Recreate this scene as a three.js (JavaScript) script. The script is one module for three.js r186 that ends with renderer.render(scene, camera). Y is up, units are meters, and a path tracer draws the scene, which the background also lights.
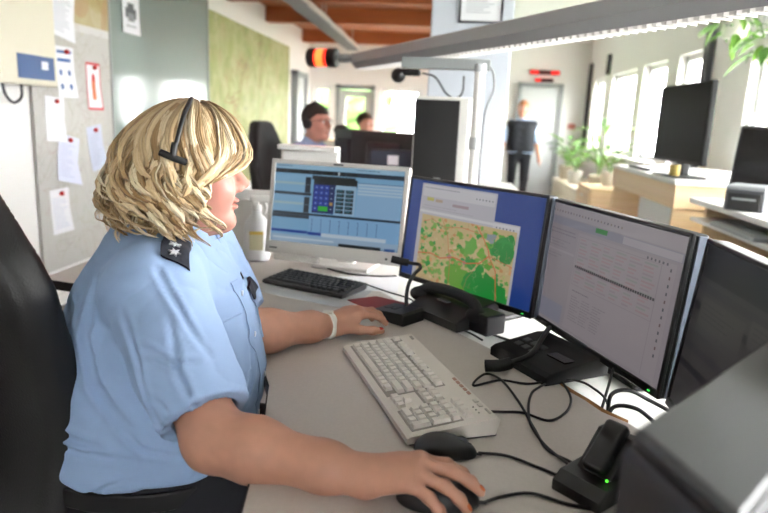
import * as THREE from 'three';
import { RoundedBoxGeometry } from 'three/addons/geometries/RoundedBoxGeometry.js';
import { mergeGeometries, mergeVertices, toCreasedNormals } from 'three/addons/utils/BufferGeometryUtils.js';
import { TextGeometry } from 'three/addons/geometries/TextGeometry.js';
import { FontLoader } from 'three/addons/loaders/FontLoader.js';
import { ImprovedNoise } from 'three/addons/math/ImprovedNoise.js';
import { RectAreaLightUniformsLib } from 'three/addons/lights/RectAreaLightUniformsLib.js';

// ---------------------------------------------------------------- camera, sky, lights, exposure
const scene = new THREE.Scene();
const renderer = new THREE.WebGLRenderer({ antialias: true });
renderer.toneMapping = THREE.LinearToneMapping;
renderer.toneMappingExposure = 1.14;
renderer.shadowMap.enabled = true;
RectAreaLightUniformsLib.init();
const camera = new THREE.PerspectiveCamera(43.63, 768 / 513, 0.05, 120);
camera.position.set(0, 1.282, 0);
camera.rotation.order = 'YXZ';
camera.rotation.set(-0.2111, 0.0896, 0.0455);
camera.focus = 1.32;
camera.userData.fStop = 3.0;
scene.add(camera);
// overcast sky, the same in every direction
scene.background = new THREE.Color(1.0, 1.0, 1.0);
scene.backgroundIntensity = 40;

const LUM = 5; // desk luminaire strength

// ---------------------------------------------------------------- helpers
const V = (x, y, z) => new THREE.Vector3(x, y, z);
let seed = 12345;
const rnd = () => { seed = (seed * 1664525 + 1013904223) >>> 0; return seed / 4294967296; };
const rr = (a, b) => a + (b - a) * rnd();
const noise = new ImprovedNoise();
const taken = {};
function numbered(n) { if (!(n in taken)) { taken[n] = 0; return n; } taken[n]++; return n + '_' + String(taken[n]).padStart(3, '0'); }
function std(color, roughness = 0.6, more = {}) { return new THREE.MeshStandardMaterial({ color, roughness, ...more }); }
function phys(color, roughness = 0.6, more = {}) { return new THREE.MeshPhysicalMaterial({ color, roughness, ...more }); }
function part(name, geo, mat, parent) {
  const m = new THREE.Mesh(geo, mat); m.name = name; m.castShadow = m.receiveShadow = true; parent.add(m); return m;
}
function thing(name, label, category, pos = [0, 0, 0], turn = 0, group) {
  const g = new THREE.Group(); g.name = numbered(name); g.position.set(...pos); g.rotation.y = turn;
  g.userData = { label, category }; if (group) g.userData.group = group; scene.add(g); return g;
}
function single(name, geo, mat, label, category, pos = [0, 0, 0], turn = 0, group) {
  const m = new THREE.Mesh(geo, mat); m.name = numbered(name); m.castShadow = m.receiveShadow = true;
  m.position.set(...pos); m.rotation.y = turn; m.userData = { label, category }; if (group) m.userData.group = group; scene.add(m); return m;
}
function struct(name, geo, mat, label, category, pos = [0, 0, 0], turn = 0) {
  const m = geo ? new THREE.Mesh(geo, mat) : new THREE.Group(); m.name = name; m.castShadow = m.receiveShadow = true;
  m.position.set(...pos); m.rotation.y = turn; m.userData = { kind: 'structure', label, category }; scene.add(m); return m;
}
const T = (g, x, y, z, rx = 0, ry = 0, rz = 0) => g.applyMatrix4(new THREE.Matrix4().makeRotationFromEuler(new THREE.Euler(rx, ry, rz, 'YXZ')).setPosition(x, y, z));
const box = (w, h, d, x = 0, y = 0, z = 0) => new THREE.BoxGeometry(w, h, d).translate(x, y, z);
const rbox = (w, h, d, r, x = 0, y = 0, z = 0, s = 3) => new RoundedBoxGeometry(w, h, d, s, Math.min(r, w / 2.01, h / 2.01, d / 2.01)).translate(x, y, z);
const cyl = (r1, r2, h, x = 0, y = 0, z = 0, n = 24) => new THREE.CylinderGeometry(r1, r2, h, n).translate(x, y, z);
const lathe = (pts, n = 32) => new THREE.LatheGeometry(pts.map(p => new THREE.Vector2(p[0], p[1])), n);
const curve = (pts, closed = false) => new THREE.CatmullRomCurve3(pts.map(p => p.isVector3 ? p : V(...p)), closed, 'centripetal');
const tube = (pts, r, n = 48, m = 8) => new THREE.TubeGeometry(curve(pts), n, r, m);
const strip = g => { const o = new THREE.BufferGeometry(); const q = g.index ? g.toNonIndexed() : g; for (const k of ['position', 'normal', 'uv']) if (q.attributes[k]) o.setAttribute(k, q.attributes[k]); if (!o.attributes.uv) o.setAttribute('uv', new THREE.BufferAttribute(new Float32Array(o.attributes.position.count * 2), 2)); return o; };
const merge = list => mergeGeometries(list.map(strip));
function extrude(pts, depth, bevel = 0, opts = {}) {
  const s = new THREE.Shape(pts.map(p => new THREE.Vector2(p[0], p[1])));
  return new THREE.ExtrudeGeometry(s, { depth, bevelEnabled: bevel > 0, bevelSize: bevel, bevelThickness: bevel, bevelSegments: 2, ...opts });
}
function slab(pts, y0, y1, bevel = 0) { // outline in x,z ; vertical extrusion
  const g = extrude(pts.map(p => [p[0], -p[1]]), y1 - y0 - 2 * bevel, bevel); g.rotateX(-Math.PI / 2); g.translate(0, y0 + bevel, 0); return g;
}
function canvasTex(w, h, draw, rep) {
  const c = document.createElement('canvas'); c.width = w; c.height = h; draw(c.getContext('2d'), w, h);
  const t = new THREE.CanvasTexture(c); t.colorSpace = THREE.SRGBColorSpace; if (rep) { t.wrapS = t.wrapT = THREE.RepeatWrapping; t.repeat.set(...rep); } return t;
}
function noiseTex(n, f, amp = 1, base = 0.5, rep = [1, 1], oct = 3) {
  const d = new Uint8Array(n * n * 4);
  for (let j = 0; j < n; j++) for (let i = 0; i < n; i++) {
    let v = 0, a = 1, ff = f; for (let o = 0; o < oct; o++) { v += a * (noise.noise(i / n * ff, j / n * ff, o * 7.3) * 0.5 + noise.noise((i / n + 1) * ff * 1.1, j / n * ff * 0.93, o * 3.1 + 9) * 0.5); a *= 0.55; ff *= 2.1; }
    const q = Math.max(0, Math.min(255, 255 * (base + amp * v))); const k = (j * n + i) * 4; d[k] = d[k + 1] = d[k + 2] = q; d[k + 3] = 255;
  }
  const t = new THREE.DataTexture(d, n, n); t.magFilter = THREE.LinearFilter; t.minFilter = THREE.LinearMipmapLinearFilter; t.generateMipmaps = true; t.wrapS = t.wrapT = THREE.MirroredRepeatWrapping; t.repeat.set(...rep); t.needsUpdate = true; return t;
}
function boxUV(g, s = 1) { // uv in metres by dominant axis
  const p = g.attributes.position, n = g.attributes.normal, uv = new Float32Array(p.count * 2);
  for (let i = 0; i < p.count; i++) {
    const ax = Math.abs(n.getX(i)), ay = Math.abs(n.getY(i)), az = Math.abs(n.getZ(i));
    let u, v; if (ay >= ax && ay >= az) { u = p.getX(i); v = p.getZ(i); } else if (ax >= az) { u = p.getZ(i); v = p.getY(i); } else { u = p.getX(i); v = p.getY(i); }
    uv[2 * i] = u * s; uv[2 * i + 1] = v * s;
  }
  g.setAttribute('uv', new THREE.BufferAttribute(uv, 2)); return g;
}
// ---- implicit surfaces
const len3 = (x, y, z) => Math.sqrt(x * x + y * y + z * z);
const smin = (a, b, k) => { const h = Math.max(k - Math.abs(a - b), 0) / k; return Math.min(a, b) - h * h * k * 0.25; };
const smax = (a, b, k) => -smin(-a, -b, k);
function cone(a, b, r1, r2) { // tapered capsule
  const bx = b[0] - a[0], by = b[1] - a[1], bz = b[2] - a[2], L2 = bx * bx + by * by + bz * bz;
  return (x, y, z) => { const px = x - a[0], py = y - a[1], pz = z - a[2]; let t = (px * bx + py * by + pz * bz) / L2; t = t < 0 ? 0 : t > 1 ? 1 : t; return len3(px - t * bx, py - t * by, pz - t * bz) - (r1 + (r2 - r1) * t); };
}
function ell(c, r) { const m = Math.min(...r); return (x, y, z) => { const a = (x - c[0]) / r[0], b = (y - c[1]) / r[1], d = (z - c[2]) / r[2]; const k0 = len3(a, b, d), k1 = len3(a / r[0], b / r[1], d / r[2]); return k1 < 1e-9 ? -m : k0 * (k0 - 1) / k1; }; }
function union(list, k) { return (x, y, z) => { let d = list[0](x, y, z); for (let i = 1; i < list.length; i++) d = k ? smin(d, list[i](x, y, z), k) : Math.min(d, list[i](x, y, z)); return d; }; }
function surface(sdf, lo, hi, h, color) { // surface nets
  const n = [0, 1, 2].map(i => Math.ceil((hi[i] - lo[i]) / h) + 1), [nx, ny, nz] = n, f = new Float32Array(nx * ny * nz);
  for (let k = 0, q = 0; k < nz; k++) for (let j = 0; j < ny; j++) for (let i = 0; i < nx; i++, q++) f[q] = sdf(lo[0] + i * h, lo[1] + j * h, lo[2] + k * h);
  const id = new Int32Array(nx * ny * nz).fill(-1), pos = [], sx = 1, sy = nx, sz = nx * ny, cr = [0, sx, sy, sx + sy, sz, sx + sz, sy + sz, sx + sy + sz];
  const E = [[0, 1], [2, 3], [4, 5], [6, 7], [0, 2], [1, 3], [4, 6], [5, 7], [0, 4], [1, 5], [2, 6], [3, 7]];
  for (let k = 0; k < nz - 1; k++) for (let j = 0; j < ny - 1; j++) for (let i = 0; i < nx - 1; i++) {
    const q = i + j * sy + k * sz; let m = 0; for (let c = 0; c < 8; c++) if (f[q + cr[c]] < 0) m |= 1 << c; if (m === 0 || m === 255) continue;
    let X = 0, Y = 0, Z = 0, c = 0;
    for (const [a, b] of E) { const fa = f[q + cr[a]], fb = f[q + cr[b]]; if ((fa < 0) === (fb < 0)) continue; const t = fa / (fa - fb); X += (a & 1) + ((b & 1) - (a & 1)) * t; Y += ((a >> 1) & 1) + (((b >> 1) & 1) - ((a >> 1) & 1)) * t; Z += (a >> 2) + ((b >> 2) - (a >> 2)) * t; c++; }
    id[q] = pos.length / 3; pos.push(lo[0] + (i + X / c) * h, lo[1] + (j + Y / c) * h, lo[2] + (k + Z / c) * h);
  }
  const ix = [];
  const quad = (a, b, c, d, flip) => { if (a < 0 || b < 0 || c < 0 || d < 0) return; if (flip) ix.push(a, c, b, b, c, d); else ix.push(a, b, c, b, d, c); };
  for (let k = 1; k < nz - 1; k++) for (let j = 1; j < ny - 1; j++) for (let i = 1; i < nx - 1; i++) {
    const q = i + j * sy + k * sz, v = f[q] < 0;
    if (v !== f[q + sx] < 0) quad(id[q - sy - sz], id[q - sz], id[q - sy], id[q], !v);
    if (v !== f[q + sy] < 0) quad(id[q - sx - sz], id[q - sx], id[q - sz], id[q], !v);
    if (v !== f[q + sz] < 0) quad(id[q - sx - sy], id[q - sy], id[q - sx], id[q], !v);
  }
  const N = pos.length / 3, nor = new Float32Array(pos.length), e = h * 0.6;
  for (let i = 0; i < N; i++) {
    const x = pos[3 * i], y = pos[3 * i + 1], z = pos[3 * i + 2];
    const a = sdf(x + e, y, z) - sdf(x - e, y, z), b = sdf(x, y + e, z) - sdf(x, y - e, z), c = sdf(x, y, z + e) - sdf(x, y, z - e), l = len3(a, b, c) || 1;
    nor[3 * i] = a / l; nor[3 * i + 1] = b / l; nor[3 * i + 2] = c / l;
  }
  const g = new THREE.BufferGeometry(); g.setAttribute('position', new THREE.BufferAttribute(new Float32Array(pos), 3)); g.setAttribute('normal', new THREE.BufferAttribute(nor, 3)); g.setIndex(ix);
  if (color) { const col = new Float32Array(pos.length); for (let i = 0; i < N; i++) { const c = color(pos[3 * i], pos[3 * i + 1], pos[3 * i + 2]); col.set(c, 3 * i); } g.setAttribute('color', new THREE.BufferAttribute(col, 3)); }
  const uv = new Float32Array(N * 2); for (let i = 0; i < N; i++) { uv[2 * i] = pos[3 * i] + pos[3 * i + 2] * 0.7; uv[2 * i + 1] = pos[3 * i + 1] + pos[3 * i + 2] * 0.3; } g.setAttribute('uv', new THREE.BufferAttribute(uv, 2));
  return g;
}
// ---------------------------------------------------------------- materials
const plaster = noiseTex(256, 24, 0.5, 0.5, [3, 3]);
const M = {
  wall: std(0xf3f2ef, 0.85, { bumpMap: plaster, bumpScale: 0.0006 }),
  ceil: std(0xf5f5f3, 0.9), trim: std(0xe8e8e6, 0.45), white: std(0xe8e7e3, 0.4), frame: std(0xeeeeee, 0.35),
  dark: std(0x17181b, 0.4), black: std(0x0c0c0e, 0.45), blackMatt: std(0x111113, 0.75), blackGloss: std(0x08080a, 0.12),
  grey: std(0x8f9294, 0.45), steel: std(0xb9bcbe, 0.35, { metalness: 0.6 }), alu: std(0xa7a8aa, 0.42, { metalness: 0.35 }),
  darkGrey: std(0x3a3c40, 0.55),
  glass: phys(0xffffff, 0.0, { transmission: 1, thickness: 0, ior: 1.5 }),
  doorGrey: std(0xbfc2c1, 0.5), jamb: std(0x8c9190, 0.5), cable: std(0x0b0b0c, 0.5),
  paper: std(0xe9e9ec, 0.8), red: std(0xb01410, 0.4),
};
const woodTex = canvasTex(512, 512, (c, w, h) => { c.fillStyle = '#e6cba4'; c.fillRect(0, 0, w, h); for (let i = 0; i < 900; i++) { const y = rnd() * h; c.strokeStyle = `rgba(${180 + rnd() * 50 | 0},${145 + rnd() * 50 | 0},${105 + rnd() * 40 | 0},${0.08 + rnd() * 0.14})`; c.lineWidth = 0.5 + rnd() * 2; c.beginPath(); c.moveTo(0, y); c.bezierCurveTo(w * 0.3, y + rr(-8, 8), w * 0.6, y + rr(-8, 8), w, y); c.stroke(); } }, [1, 1]);
const beamTex = canvasTex(512, 256, (c, w, h) => { c.fillStyle = '#a55c2a'; c.fillRect(0, 0, w, h); for (let i = 0; i < 500; i++) { const y = rnd() * h; c.strokeStyle = `rgba(${90 + rnd() * 90 | 0},${45 + rnd() * 45 | 0},${14 + rnd() * 25 | 0},${0.1 + rnd() * 0.2})`; c.lineWidth = 0.5 + rnd() * 3; c.beginPath(); c.moveTo(0, y); c.bezierCurveTo(w * 0.3, y + rr(-10, 10), w * 0.6, y + rr(-10, 10), w, y); c.stroke(); } }, [0.6, 2]);
M.wood = std(0xffffff, 0.5, { map: woodTex }); M.beam = std(0xffffff, 0.6, { map: beamTex });

// ---------------------------------------------------------------- room shell
const XL = -2.45, XR = 2.25, ZB = -11.3, ZF = 2.5, HC = 2.66;
const floorTex = canvasTex(512, 512, (c, w, h) => { c.fillStyle = '#8d8f90'; c.fillRect(0, 0, w, h); for (let i = 0; i < 9000; i++) { const v = 120 + rnd() * 50 | 0; c.fillStyle = `rgba(${v},${v},${v + 3},0.5)`; c.fillRect(rnd() * w, rnd() * h, 1 + rnd() * 2, 1 + rnd() * 2); } }, [1, 1]);
struct('floor', boxUV(box(XR - XL + 0.4, 0.2, ZF - ZB + 0.4, (XL + XR) / 2, -0.1, (ZB + ZF) / 2)), std(0xffffff, 0.55, { map: floorTex }), 'grey speckled floor covering of the control room', 'floor');
const ceiling = struct('ceiling', box(XR - XL + 0.4, 0.2, ZF - ZB + 0.4, (XL + XR) / 2, HC + 0.1, (ZB + ZF) / 2), M.ceil, 'white ceiling of the control room', 'ceiling');
for (const z of [-10.75, -8.62, -7.05, -5.4]) part('beam', boxUV(rbox(2.75, 0.2, 0.16, 0.01, -1.07, 2.55, z)), M.beam, ceiling);
part('ceiling_boards', boxUV(box(2.75, 0.02, 6.4, -1.07, 2.645, -8.1)), M.beam, ceiling);
part('bulkhead', box(0.3, 0.24, 13.8, 0.45, HC - 0.12, -4.4), M.ceil, ceiling);
// walls with real openings; the openings run along one axis
function wallRun(name, label, axis, at, thick, a0, a1, openings) {
  const g = []; const add = (u0, u1, y0, y1) => { if (u1 - u0 < 1e-4 || y1 - y0 < 1e-4) return; g.push(axis === 'z' ? box(thick, y1 - y0, u1 - u0, at, (y0 + y1) / 2, (u0 + u1) / 2) : box(u1 - u0, y1 - y0, thick, (u0 + u1) / 2, (y0 + y1) / 2, at)); };
  let u = a0; for (const [o0, o1, y0, y1] of openings) { add(u, o0, 0, HC); add(o0, o1, 0, y0); add(o0, o1, y1, HC); u = o1; } add(u, a1, 0, HC);
  return struct(name, boxUV(merge(g)), M.wall, label, 'wall');
}
const rightWin = [[-10.75, -10.05, 0.95, 2.03], [-9.62, -8.42, 0.95, 2.03], [-8.12, -7.28, 0.95, 2.03], [-6.92, -6.26, 0.95, 2.03], [-5.3, -3.95, 0.9, 2.03], [-3.6, -2.25, 0.9, 2.03], [-1.9, -0.55, 0.9, 2.03]];
const wr = wallRun('wall_right', 'white wall with the row of tall bright windows', 'z', XR + 0.1, 0.2, ZB - 0.2, ZF + 0.2, rightWin);
const backWin = [[-2.36, -2.06, 0.95, 1.8], [-1.98, -1.3, 0.02, 1.83], [-1.2, -0.5, 1.02, 1.8], [-0.4, 0.2, 1.02, 1.8], [0.72, 1.02, 0.95, 1.85]];
wallRun('wall_back', 'far white wall with grey doors and small windows', 'x', ZB - 0.1, 0.2, XL, XR, backWin);
wallRun('wall_left', 'white wall carrying the pinboard and the large map', 'z', XL - 0.1, 0.2, ZB - 0.2, ZF + 0.2, []);
wallRun('wall_front', 'white wall behind the viewer', 'x', ZF + 0.1, 0.2, XL, XR, [[0.1, 0.85, 1.15, 2.05]]);
let wn = 0;
function windowUnit(axis, at, [o0, o1, y0, y1], label, sash = true) {
  wn++; const w = o1 - o0, h = y1 - y0, g = struct('window_' + wn, null, null, label, 'window', axis === 'z' ? [at, y0, (o0 + o1) / 2] : [(o0 + o1) / 2, y0, at], axis === 'z' ? -Math.PI / 2 : 0);
  const b = 0.055, d = 0.07;
  part('frame', merge([box(w, b, d, 0, b / 2, 0), box(w, b, d, 0, h - b / 2, 0), box(b, h, d, -w / 2 + b / 2, h / 2, 0), box(b, h, d, w / 2 - b / 2, h / 2, 0)]), M.frame, g);
  if (sash && w > 1) part('mullion', box(0.08, h - 2 * b, d, 0, h / 2, 0), M.frame, g);
  const n = sash && w > 1 ? 2 : 1; for (let i = 0; i < n; i++) part('pane', box((w - 2 * b) / n - 0.01, h - 2 * b, 0.004, n === 1 ? 0 : (i ? 1 : -1) * w / 4, h / 2, 0), M.glass, g);
  part('handle', merge([box(0.025, 0.07, 0.02, -w / 2 + 0.03, h * 0.45, 0.045), rbox(0.02, 0.12, 0.018, 0.008, -w / 2 + 0.03, h * 0.45 - 0.05, 0.07)]), M.steel, g);
  if (y0 > 0.5) part('window_sill', rbox(w + 0.06, 0.03, 0.2, 0.008, 0, -0.015, 0.12), M.trim, g);
  return g;
}
const rwl = ['narrow bright window at the far end of the right wall', 'bright window behind the far potted plants', 'bright window left of the large screen on the counter', 'bright window partly behind the large screen on the counter', 'nearest visible bright window at the right edge, with a blind', 'window in the right wall outside the picture, nearest the blind', 'window in the right wall beside the desk'];
rightWin.forEach((o, i) => windowUnit('z', XR + 0.11, o, rwl[i]));
[0, 2, 3, 4].forEach(i => windowUnit('x', ZB - 0.1, backWin[i], ['narrow window beside the map end of the far wall', '', 'greenish window right of the glazed far door', 'far window hidden behind the loudspeaker column', 'slim window left of the grey door in the far wall'][i], false));

windowUnit('x', ZF + 0.1, [0.1, 0.85, 1.15, 2.05], 'window in the wall behind the viewer');
{ // doors
  const d1 = struct('door_1', null, null, 'plain pale grey door behind the walking person', 'door', [1.485, 0, ZB + 0.03]);
  part('door_frame', merge([box(0.06, 1.98, 0.14, -0.34, 0.99, 0), box(0.06, 1.98, 0.14, 0.34, 0.99, 0), box(0.74, 0.06, 0.14, 0, 1.95, 0)]), M.jamb, d1);
  const leaf = part('door_leaf', rbox(0.63, 1.9, 0.045, 0.006, 0, 0.96, 0.01), M.doorGrey, d1);
  part('handle', merge([rbox(0.04, 0.16, 0.012, 0.005, 0.26, 1.0, 0.04), rbox(0.12, 0.02, 0.02, 0.008, 0.22, 1.03, 0.075), cyl(0.009, 0.009, 0.05).rotateX(Math.PI / 2).translate(0.26, 1.03, 0.055)]), M.steel, leaf);
  const d2 = struct('door_2', null, null, 'grey framed glazed door in the far wall', 'door', [-1.64, 0, ZB - 0.06]);
  part('door_frame', merge([box(0.07, 1.83, 0.14, -0.305, 0.92, 0), box(0.07, 1.83, 0.14, 0.305, 0.92, 0), box(0.68, 0.07, 0.14, 0, 1.79, 0)]), M.jamb, d2);
  part('door_leaf', merge([box(0.1, 1.72, 0.05, -0.22, 0.88, 0), box(0.1, 1.72, 0.05, 0.22, 0.88, 0), box(0.36, 0.1, 0.05, 0, 1.69, 0), box(0.36, 0.5, 0.05, 0, 0.28, 0)]), M.doorGrey, d2);
  part('pane', box(0.34, 1.12, 0.006, 0, 1.09, 0), M.glass, d2);
  part('handle', merge([rbox(0.03, 0.14, 0.012, 0.005, 0.22, 0.98, 0.035), rbox(0.11, 0.018, 0.018, 0.007, 0.18, 1.0, 0.065)]), M.steel, d2);
  const d3 = struct('door_3', null, null, 'narrow pale door at the end of the map wall', 'door', [XL + 0.03, 0, -10.375], Math.PI / 2);
  part('door_frame', merge([box(0.07, 1.95, 0.14, -0.34, 0.98, 0), box(0.07, 1.95, 0.14, 0.34, 0.98, 0), box(0.75, 0.07, 0.14, 0, 1.91, 0)]), M.jamb, d3);
  part('door_leaf', rbox(0.62, 1.87, 0.04, 0.006, 0, 0.95, 0), M.doorGrey, d3);
  part('handle', merge([rbox(0.03, 0.14, 0.012, 0.005, 0.25, 1.0, 0.03), rbox(0.11, 0.018, 0.018, 0.007, 0.21, 1.02, 0.06)]), M.steel, d3);
}
const bb = (n, label, w, d, x, z) => struct('baseboard_' + n, rbox(w, 0.08, d, 0.006, x, 0.04, z), M.trim, label, 'baseboard');
bb('left', 'white baseboard along the map wall', 0.02, 12.4, XL + 0.01, -3.75); bb('right', 'white baseboard along the window wall', 0.02, 13.7, XR - 0.01, -4.4); bb('back', 'white baseboard along the far wall', 0.8, 0.02, 0.3, ZB + 0.01);
// column in the middle of the room
const column = struct('column', boxUV(rbox(0.47, HC, 0.4, 0.012, 0.095, HC / 2, -4.1)), std(0xc2c8d1, 0.6), 'square pale grey column in the middle of the room', 'column');
// dark posts on the window wall
[[-11.02, 0.85, 2.3, 0.1], [-9.84, 2.05, 2.33, 0.08], [-6.12, 0.95, 2.22, 0.14]].forEach(([z, y0, y1, w], i) => struct('trim_' + (i + 1), rbox(0.05, y1 - y0, w, 0.006, XR - 0.025, (y0 + y1) / 2, z), std(0x2b2d33, 0.55), ['dark vertical strip on the far end of the window wall', 'short dark strip high on the window wall', 'dark vertical strip rising behind the large screen'][i], 'trim'));

// ---------------------------------------------------------------- outside
single('lawn', slab([[-30, -60], [30, -60], [30, 30], [-30, 30]], -0.6, -0.5), std(0x8c8f84, 0.9), 'green lawn outside the windows', 'lawn');
function tree(x, z, r, h, label) {
  const t = thing('tree', label, 'tree', [x, -0.5, z], 0, 'trees outside the windows');
  part('trunk', tube([[0, 0, 0], [0.05, h * 0.3, 0.03], [0, h * 0.7, 0]], 0.12, 10, 8), std(0x5a4a38, 0.9), t);
  const lumps = []; for (let i = 0; i < 14; i++) { const g = new THREE.IcosahedronGeometry(r * rr(0.35, 0.6), 3), p = g.attributes.position; for (let j = 0; j < p.count; j++) { const k = 1 + 0.28 * noise.noise(p.getX(j) * 5 + i, p.getY(j) * 5, p.getZ(j) * 5); p.setXYZ(j, p.getX(j) * k, p.getY(j) * k, p.getZ(j) * k); } g.computeVertexNormals(); const a = rnd() * 6.28, b = rr(-0.6, 0.8); g.translate(Math.cos(a) * r * 0.6, h * 0.75 + b * r * 0.8, Math.sin(a) * r * 0.6); lumps.push(g); }
  part('crown', merge(lumps), std(0x3f5a24, 0.9), t);
}
tree(-3.0, -17, 1.6, 2.2, 'leafy green tree seen through the glazed far door'); tree(0.9, -19.5, 1.7, 2.4, 'leafy green tree seen through the far window beside the glazed door'); tree(5.8, -12.5, 1.4, 2.0, 'pale green bush outside the far end of the window wall');
// ---------------------------------------------------------------- left wall furnishings
const pin = (p, x, y, z) => part('pin', new THREE.SphereGeometry(0.014, 12, 8).translate(x, y, z), M.red, p);
const boardTex = canvasTex(512, 1024, (c, w, h) => {
  c.fillStyle = '#dedcd6'; c.fillRect(0, 0, w, h); c.fillStyle = '#cdbf93'; c.fillRect(60, 0, w - 60, 230); c.fillStyle = '#d8cf9c'; for (let i = 0; i < 40; i++) { c.fillStyle = ['#b9a56b', '#d6cda0', '#c0b070', '#c48d62', '#e2dcc0'][i % 5]; c.globalAlpha = 0.35; c.beginPath(); c.ellipse(60 + rnd() * (w - 60), rnd() * 220, 20 + rnd() * 60, 15 + rnd() * 50, rnd() * 3, 0, 7); c.fill(); } c.globalAlpha = 1; c.fillStyle = '#efeeea'; c.fillRect(60, 225, w - 60, 26);
  for (let i = 0; i < 260; i++) { c.strokeStyle = `rgba(${150 + rnd() * 40 | 0},${140 + rnd() * 40 | 0},${125 + rnd() * 30 | 0},0.35)`; c.lineWidth = 1 + rnd() * 2; c.beginPath(); let x = 60 + rnd() * w, y = 260 + rnd() * 760; c.moveTo(x, y); for (let k = 0; k < 4; k++) { x += rr(-50, 50); y += rr(-50, 50); c.lineTo(x, y); } c.stroke(); }
});
{ const g = thing('pinboard', 'pale map pinboard on the wall behind the officer in front', 'board', [XL + 0.004, 0.25, -4.08], Math.PI / 2);
  part('panel', box(0.9, 1.98, 0.02, 0, 0.99, 0.012), std(0xdcdcdc, 0.7, { map: boardTex }), g);
  }
function sheet(name, label, z, y, w, h, tilt, draw, pinned = true, curl = 0.012) {
  const g = thing(name, label, 'paper', [XL + 0.026, y, z], Math.PI / 2, 'papers on the left wall');
  const pg = new THREE.PlaneGeometry(w, h, 8, 10), p = pg.attributes.position; for (let i = 0; i < p.count; i++) { const u = p.getX(i) / w, v = p.getY(i) / h; p.setZ(i, curl * (0.3 + Math.max(0, -v) * 2) * (1 + u)); }
  pg.computeVertexNormals(); pg.rotateZ(tilt);
  part('page', pg, std(0xffffff, 0.8, { map: canvasTex(192, 256, (c, W, H) => { c.fillStyle = '#ecedf2'; c.fillRect(0, 0, W, H); draw(c, W, H); }), side: THREE.DoubleSide }), g);
  if (pinned) pin(g, -Math.sin(tilt) * h * 0.4, h * 0.4, 0.02); return g;
}
const scrib = (c, W, H, col = '#8890a0', n = 12) => { c.fillStyle = col; for (let i = 0; i < n; i++) c.fillRect(W * 0.12, H * (0.2 + i * 0.06), W * (0.3 + 0.45 * rnd()), 3); };
sheet('notice', 'white notice with blue icons pinned right of the wall box', -3.97, 1.48, 0.19, 0.31, 0.02, (c, W, H) => { c.fillStyle = '#3b63a0'; c.fillRect(15, 20, 150, 14); c.fillRect(15, 60, 140, 16); for (let i = 0; i < 4; i++) { c.beginPath(); c.arc(45 + (i % 2) * 90, 130 + (i >> 1) * 70, 15, 0, 7); c.fill(); } });
sheet('notice', 'red bordered narrow notice with an orange figure', -4.29, 1.41, 0.17, 0.31, 0, (c, W, H) => { c.strokeStyle = '#c2303a'; c.lineWidth = 12; c.strokeRect(6, 6, W - 12, H - 12); c.fillStyle = '#d07a50'; c.fillRect(70, 90, 50, 110); c.fillStyle = '#c03030'; c.beginPath(); c.arc(95, 80, 22, 0, 7); c.fill(); });
sheet('note', 'white note with faint sketch below the blue icon notice', -3.83, 1.19, 0.19, 0.27, -0.05, (c, W, H) => scrib(c, W, H, '#c2c5d0'));
sheet('note', 'tilted bluish sheet with curled corner on the pinboard', -3.93, 0.94, 0.21, 0.3, -0.22, (c, W, H) => { c.fillStyle = '#d4d8ea'; c.fillRect(0, 0, W, H); scrib(c, W, H, '#a9b2cf'); }, true, 0.03);
sheet('note', 'tilted grey-blue printed sheet right on the pinboard', -4.28, 1.0, 0.18, 0.3, 0.14, (c, W, H) => { c.fillStyle = '#c3c8da'; c.fillRect(0, 0, W, H); scrib(c, W, H, '#9aa2b8'); }, true, 0.02);
sheet('note', 'lowest white note with pale blue lines on the pinboard', -3.83, 0.62, 0.2, 0.28, 0.03, (c, W, H) => scrib(c, W, H, '#b8c0dc'));
sheet('note', 'white printed list at the top of the pinboard', -3.97, 1.83, 0.24, 0.3, -0.16, (c, W, H) => scrib(c, W, H, '#9aa0aa'), false);
sheet('picture', 'small black and white picture on the glass panel', -4.84, 1.97, 0.26, 0.3, 0, (c, W, H) => { c.fillStyle = '#55585c'; c.fillRect(35, 100, 120, 60); c.fillRect(60, 70, 70, 30); c.fillStyle = '#8a8d90'; c.fillRect(60, 130, 70, 50); c.fillStyle = '#9a9da0'; c.fillRect(40, 205, 110, 8); }, false, 0.004).position.x += 0.012;
{ const g = thing('wall_box', 'cream wall mounted control box with a blue label', 'control box', [XL, 1.38, -3.52], Math.PI / 2);
  part('housing', rbox(0.5, 0.62, 0.1, 0.012, 0, 0.31, 0.05), std(0xe2dcc8, 0.5), g);
  part('label_plate', box(0.33, 0.13, 0.004, 0.05, 0.1, 0.102), std(0x2a4f86, 0.4), g);
  part('display', box(0.06, 0.045, 0.004, 0.12, 0.115, 0.105), std(0xe8eef8, 0.3), g);
  part('cord', tube([[-0.18, 0.0, 0.05], [-0.16, -0.06, 0.05], [-0.1, -0.1, 0.05], [-0.03, -0.07, 0.05], [-0.02, 0, 0.05]], 0.008, 24), M.darkGrey, g); }
{ const g = thing('glass_board', 'large tinted glass panel on the left wall mirroring the windows', 'glass panel', [XL, 0.3, -5.49], Math.PI / 2);
  part('panel', box(1.9, 2.05, 0.012, 0, 1.025, 0.02), phys(0x87938e, 0.12, { clearcoat: 0.15, clearcoatRoughness: 0.08 }), g);
  for (const s of [-1, 1]) part('edge_strip', box(0.025, 2.05, 0.03, 0.95 * s, 1.025, 0.016), M.jamb, g); }
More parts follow.
